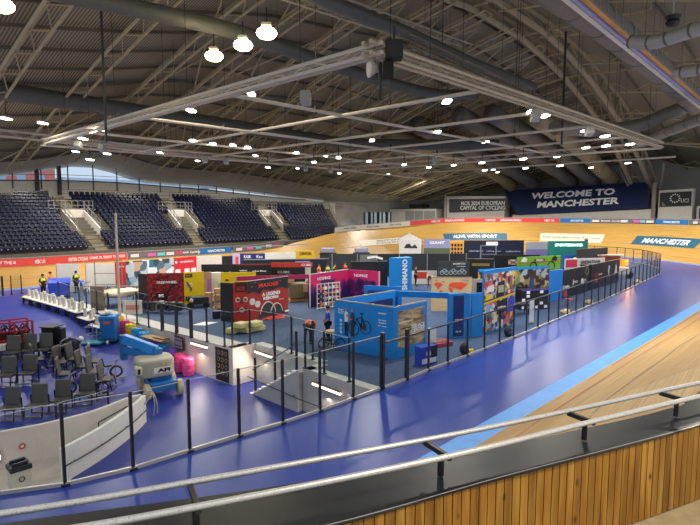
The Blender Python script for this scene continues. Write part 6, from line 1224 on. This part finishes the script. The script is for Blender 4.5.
# boom lift
def boomlift():
    t = T('boom_lift', 'blue boom lift with a grey rounded body and fat tyres', 'boom lift', (10.5, 21.8, -1.83)); z = -1.79
    F = Vector((.24, .97, 0)).normalized(); S_ = Vector((.97, -.24, 0)).normalized(); c = Vector((10.75, 22.6, z)); RT = math.atan2(S_.y, S_.x)
    MB().box(c+Vector((0, 0, .55)), (1.1, 1.9, .4), rz=RT).build('chassis', mat('1673bc', .45), t, bevel=.04); MB().box(c+Vector((0, 0, .9)), (.9, 1.2, .3), rz=RT).build('turntable', mat('0f5c9c', .45), t, bevel=.04)
    for i, (f, s) in enumerate(((-.75, -.66), (-.75, .74), (.75, -.66), (.75, .74))):
        p = c+F*f+S_*s+Vector((0, 0, .36)); b = MB(); b.tube([p-S_*.14, p-S_*.1, p+S_*.1, p+S_*.14], .36, 18, [.28, .36, .36, .28]); w_ = b.build('wheel', mat('c9b98e', .6), t); b = MB(); b.tube([p-S_*.16, p+S_*.16], .12, 12); b.build('hub', mat('8f8468', .5), w_)
    # rounded counterweight body
    pts = []
    for k_ in range(24):
        a = k_*2*math.pi/24; e_ = 2/4.0; x = math.copysign(abs(math.cos(a))**e_, math.cos(a))*.82; y = math.copysign(abs(math.sin(a))**e_, math.sin(a))*.72; q = c+S_*(x-.22)+F*(y-.1); pts.append((q.x, q.y))
    b = MB(); b.prism(pts, z+.95, z+1.75); b.build('body_cover', mat('aaa794', .5), t, bevel=.12)
    pn = c-F*.83+S_*.05; b = MB(); b.box(pn+Vector((0, 0, 1.28)), (.85, .03, .26), rz=math.atan2(S_.y, S_.x)); b.build('name_panel', mat('e3e0d6'), t); text('lettering', 'AFI', BLACK, t, pn-F*.02+Vector((0, 0, 1.28)), S_, (0, 0, 1), .55, .17, .01, .05)
    b = MB(); b.tube([pn-F*.0+Vector((0, 0, 1.55)), pn-F*.03+Vector((0, 0, 1.55))], .07, 10); b.build('yellow_sticker', mat('d8b830'), t)
    b = MB(); b.box(c-F*.6-S_*.98+Vector((0, 0, 1.35)), (.3, .5, .4), rz=RT); b.build('end_cap', mat('c2bda4', .5), t, bevel=.08); b = MB(); b.box(c-F*.84-S_*.98+Vector((0, 0, 1.35)), (.1, .06, .22), rz=RT); b.build('control_slot', BLACK, t)
    B0 = c+S_*.0+F*.35+Vector((0, 0, 1.9)); B1 = c-S_*1.3+F*1.0+Vector((0, 0, 2.5)); b = MB(); b.bar(B0, B1, .36, .4); b.build('upper_boom', mat('1f86d6', .4), t, bevel=.02)
    b = MB(); b.bar(B0-Vector((0, 0, .3)), B1-Vector((0, 0, .5)), .38, .3); b.build('lower_boom', mat('176fb4', .4), t, bevel=.02); b = MB(); b.bar(B1+Vector((0, 0, .15)), B1-Vector((0, 0, 1.0)), .3, .25); b.build('boom_knuckle', mat('13609c', .4), t, bevel=.02)
    b = MB(); b.bar(B0+(B1-B0)*.35+Vector((0, 0, .0))-F*.15, B0+(B1-B0)*.7-F*.15, .02, .12); b.build('boom_decal', mat('a8c4d8'), t); b = MB(); b.bar(B0+Vector((0, 0, -.9)), B0+Vector((0, 0, .1)), .4, .4); b.build('mast', mat('156aae', .4), t)
    b = MB(); b.tube([c-F*.1-S_*.2+Vector((0, 0, .4)), c-F*1.0-S_*.1+Vector((0, 0, .35))], .03, 6); b.tube([c-F*.9-S_*.3+Vector((0, 0, .3)), c-F*.9+S_*.3+Vector((0, 0, .5))], .02, 6); b.build('cables', mat('8fb8c4'), t)
boomlift()
t = T('platform_lift', 'blue work platform with guard rails at the near end of the tables', 'lift', (11.3, 29.3, ZB(30.0))); z = ZB(30.0)
MB().box((11.35, 29.3, z+1.0), (.95, .8, 1.4), rz=R(-44)).build('mast_body', mat('1668ae', .45), t, bevel=.04); MB().box((11.35, 29.3, z+1.82), (1.05, .9, .22), rz=R(-44)).build('top_cover', mat('2a86d6', .4), t, bevel=.04); MB().box((11.05, 28.95, z+1.45), (.4, .05, .18), rz=R(-44)).build('orange_label', mat('c9622c'), t); MB().box((11.3, 29.25, z+.25), (1.1, 1.0, .25), rz=R(-44)).build('base', mat('13507f', .5), t)
MB().blob((11.4, 29.5, z+2.08), (.26, .2, .18), 10, 6, 1, .2).build('white_bag', mat('e3e0da'), t); MB().box((11.1, 29.3, z+1.96), (.5, .3, .1), rz=R(-44)).build('black_strap', BLACK, t)
b = MB()
for dx, dy in ((-1.2, .3), (-.5, .9), (-.7, -.3), (-.1, .4)): b.bar((11.0+dx, 29.0+dy, z+.05), (11.0+dx, 29.0+dy, z+1.3), .04)
for h in (.7, 1.3): b.tube([(9.8, 29.3, z+h), (10.5, 29.9, z+h), (10.9, 29.4, z+h), (10.3, 28.7, z+h), (9.8, 29.3, z+h)], .025, 6)
b.build('guard_rail', mat('8fa0a8', .4, .5), t); MB().box((10.3, 29.3, z+.12), (1.2, .9, .1), rz=R(-44)).build('foot_plate', mat('17849c'), t)
for x, y in ((9.9, 29.0), (10.9, 28.6)): wheel(t, (x, y, z+.13), .13, .05, R(-40), mat('d0ccc0'))
t.location = (t.location.x+.15, t.location.y+.7, t.location.z); t.scale = (.85, .85, .78)
# low white staging tables
tb = T('staging_table', 'x', 'table', (0, 0, 0), local=True); MB().box((0, 0, .44), (1.1, 1.42, .05)).build('table_top', mat('dedad0', .5), tb, bevel=.01)
for y in (-.55, .55): q = MB(); q.bar((-.48, y, 0), (-.48, y, .42), .1); q.bar((.48, y, 0), (.48, y, .42), .1); q.bar((-.45, y, .3), (.45, y, .3), .06); q.build('leg_frame', mat('1a1c26'), tb)
nt = 8; names = ['nearest the blue lift', 'second', 'third', 'fourth', 'fifth', 'sixth', 'seventh', 'at the far end']
for i in range(nt):
    y = 31.3+i*1.46; x = EDGE(y)-1.25; lab = 'low white staging table in the long row by the wall, %s' % names[i] if i in (0, nt-1) else 'low white staging table, %s counted from the blue lift in the long row' % names[i]
    o = tb if i == 0 else dup(tb, (x, y, ZB(y)-.0), .078); o['label'] = lab; o['group'] = 'low white staging tables'
    finish(o, (x, y, ZB(y)+.02), .078)
cn = T('white_cylinder', 'x', 'cylinder', (0, 0, 0), local=True); MB().lathe([(.1, 0), (.1, .5), (.085, .52)], n=14).build('tube', mat('c4c1ba', .5), cn); MB().lathe([(.115, .0), (.115, .03)], n=14).build('rim', mat('c9c4b8'), cn)
kk = 0
for i in range(nt):
    for dx, dy in ((-.2, -.45), (.15, .0), (-.15, .42)):
        y = 31.3+i*1.46+dy; x = EDGE(y)-1.25+dx; o = cn if kk == 0 else dup(cn, (0, 0, 0)); o['label'] = 'white tube on the staging table %s, %s of three' % (names[i] if i in (0, nt-1) else names[i]+' from the blue lift', ['nearest', 'middle', 'farthest'][kk % 3]); o['group'] = 'white tubes on the tables'
        finish(o, (x, y, ZB(31.3+i*1.46)+.49), 0); kk += 1
t = T('brown_panel', 'brown padded panel leaning behind the white tables', 'panel', (12.2, 34.9, 0)); MB().box((12.95, 35.6, .82), (.9, .08, 1.6), rz=R(-46)).build('panel', mat('85705a'), t, bevel=.05); MB().box((12.95, 35.67, .03), (.9, .25, .05), rz=R(-46)).build('foot', DARK, t)
# gym seats
gs = T('gym_seat', 'x', 'seat', (0, 0, 0), local=True); CHR = mat('55544e', .6)
b = MB(); b.box((0, .32, .98), (.78, .1, .85), rx=-.12); b.build('backrest', CHR, gs, bevel=.05); MB().box((0, 0, .5), (.8, .55, .1), rx=.06).build('seat', mat('4b4a45', .6), gs, bevel=.03)
for s in (-1, 1): q = MB(); q.bar((s*.42, .3, 0), (s*.42, .3, .9), .05); q.bar((s*.42, .3, .5), (s*.42, -.3, .5), .05); q.bar((s*.42, -.3, .5), (s*.42, -.4, 0), .05); q.build('side_frame', BLACK, gs)
q = MB(); q.bar((-.42, -.4, .04), (.42, -.4, .04), .05); q.bar((-.42, .3, .04), (.42, .3, .04), .05); q.build('foot_bar', STEEL, gs)
CH = [(5.8, 27.2, -.75, 'front left pair, left one'), (6.6, 27.0, -.75, 'front left pair, right one'), (6.6, 29.6, -.7, 'back row beside the red rack, left one'), (7.3, 29.5, -.7, 'back row beside the red rack, middle one'), (7.95, 29.3, -.7, 'back row beside the red rack, right one'),
      (8.23, 27.5, .75, 'right cluster, leftmost'), (8.83, 27.6, .8, 'right cluster, second'), (8.9, 26.6, .85, 'right cluster, third'), (9.1, 25.8, .9, 'right cluster, fourth'), (9.25, 24.8, .9, 'right cluster, nearest the lift'),
      (5.15, 24.0, -.8, 'nearest row behind the glass, first'), (6.03, 23.6, -.75, 'nearest row behind the glass, second'), (6.89, 23.5, -.75, 'nearest row behind the glass, third'), (7.92, 23.6, -.7, 'nearest row behind the glass, fourth'), (7.9, 26.2, 1.1, 'middle of the group, turned sideways'), (9.5, 26.9, .9, 'at the back of the right cluster'), (7.4, 28.3, 1.4, 'between the two left rows, turned sideways')]
for i, (x, y, rz, lb) in enumerate(CH):
    o = gs if i == 0 else dup(gs, (x, y, ZB(y)), rz); o['label'] = 'grey padded gym seat on black frame, '+lb; o['group'] = 'grey gym seats'; finish(o, (x, y, ZB(y)+.01), rz); o.scale = (.84, .84, .88)
for i, (x, y) in enumerate(((8.5, 28.9), (8.7, 24.2), (9.9, 25.6), (7.6, 25.0), (8.2, 28.2))):
    t = T('exercise_machine', 'black and silver exercise frame among the grey seats, %s' % ['far one', 'near one', 'right one', 'one behind the nearest row', 'one at the centre'][i], 'exercise machine', (x, y, ZB(y))); z = ZB(y)+.01; q = MB()
    q.tube([(x-.5, y, z+.04), (x+.5, y-.3, z+.04)], .04, 6); q.tube([(x, y-.15, z+.04), (x+.1, y-.1, z+.9), (x+.35, y-.2, z+1.05)], .035, 6); q.tube([(x-.4, y, z+.04), (x-.2, y, z+.6), (x+.1, y-.1, z+.7)], .035, 6); q.build('frame', mat('a9a8a2', .4, .6), t); MB().ring((x+.1, y-.1, z+.35), (1, -.3, 0), (0, 0, 1), .25, .05, 14).build('flywheel', BLACK, t); MB().box((x-.25, y, z+.68), (.28, .2, .07)).build('saddle', BLACK, t)
t = T('dark_cabinet', 'tall dark open cabinet behind the back row of grey seats', 'cabinet', (8.6, 29.8, ZB(29.8))); z = ZB(29.8); b = MB(); b.box((8.35, 29.9, z+.7), (.1, .7, 1.4), rz=.6); b.box((8.75, 29.6, z+.65), (.35, .6, 1.3), rz=.6); b.build('body', mat('16181c'), t); MB().box((8.5, 29.75, z+1.42), (.9, .8, .05), rz=.6).build('top', BLACK, t)
t = T('laundry_pile', 'dark clothing and a white helmet heaped beside the dark cabinet', 'clothes', (9.2, 29.3, ZB(29.1))); z = ZB(29.1); MB().blob((9.15, 29.0, z+.45), (.45, .4, .45), 12, 8, 4, .4).build('clothes', mat('1b1e2a', .8), t); MB().blob((9.55, 28.8, z+.85), (.15, .14, .13), 10, 6).build('helmet', mat('d6d4c4'), t, smooth=True)
# red rack
t = T('bicycle_rack', 'red framed rack crowded with bicycles at the left edge', 'bicycle rack', (7.0, 31.2, ZB(31.0))); z = ZB(31.0)+.02; Q = [(5.5, 31.6), (7.75, 31.2)]
b = MB()
for yy_ in (0, -.9):
    for f in (0, .33, .66, 1): x, y = Q[0][0]+2.25*f, Q[0][1]-.4*f+yy_; b.bar((x, y, z), (x, y, z+1.5), .09)
    for h in (.15, .6, 1.05, 1.5): b.bar((Q[0][0], Q[0][1]+yy_, z+h), (Q[1][0], Q[1][1]+yy_, z+h), .07)
b.build('frame', mat('a81c24', .5), t); MB().box((6.7, 31.4, z+.45), (2.2, .06, .8), rz=-.17).build('red_panel', mat('8a161c'), t); MB().box((5.8, 30.8, z+.6), (.7, .9, 1.3), rz=-.2).build('red_locker', mat('a01a22'), t)
for i in range(5):
    x, y = 5.8+i*.42, 31.1-i*.08; MB().ring((x, y-.35, z+.95), (.4, -.9, 0), (0, 0, 1), .3, .04, 14).build('wheel', BLACK, t); MB().ring((x+.1, y+.35, z+.95), (.4, -.9, 0), (0, 0, 1), .3, .04, 14).build('wheel', BLACK, t); q = MB(); q.tube([(x, y-.35, z+.95), (x, y-.1, z+1.35), (x+.05, y+.2, z+1.35), (x+.1, y+.35, z+.95)], .04, 6); q.build('bicycle_frame', mat(['d8d2c8', '8a1c20', '2a2a30', 'c9c4ba', 'b03a2c'][i]), t)
for i, c in enumerate(('d8cfc4', '7a2a24', 'c98a5a')): MB().box((6.4+i*.6, 30.35, z+.35), (.5, .4, .3), rz=-.2).build('packed_item', mat(c), t, bevel=.02)
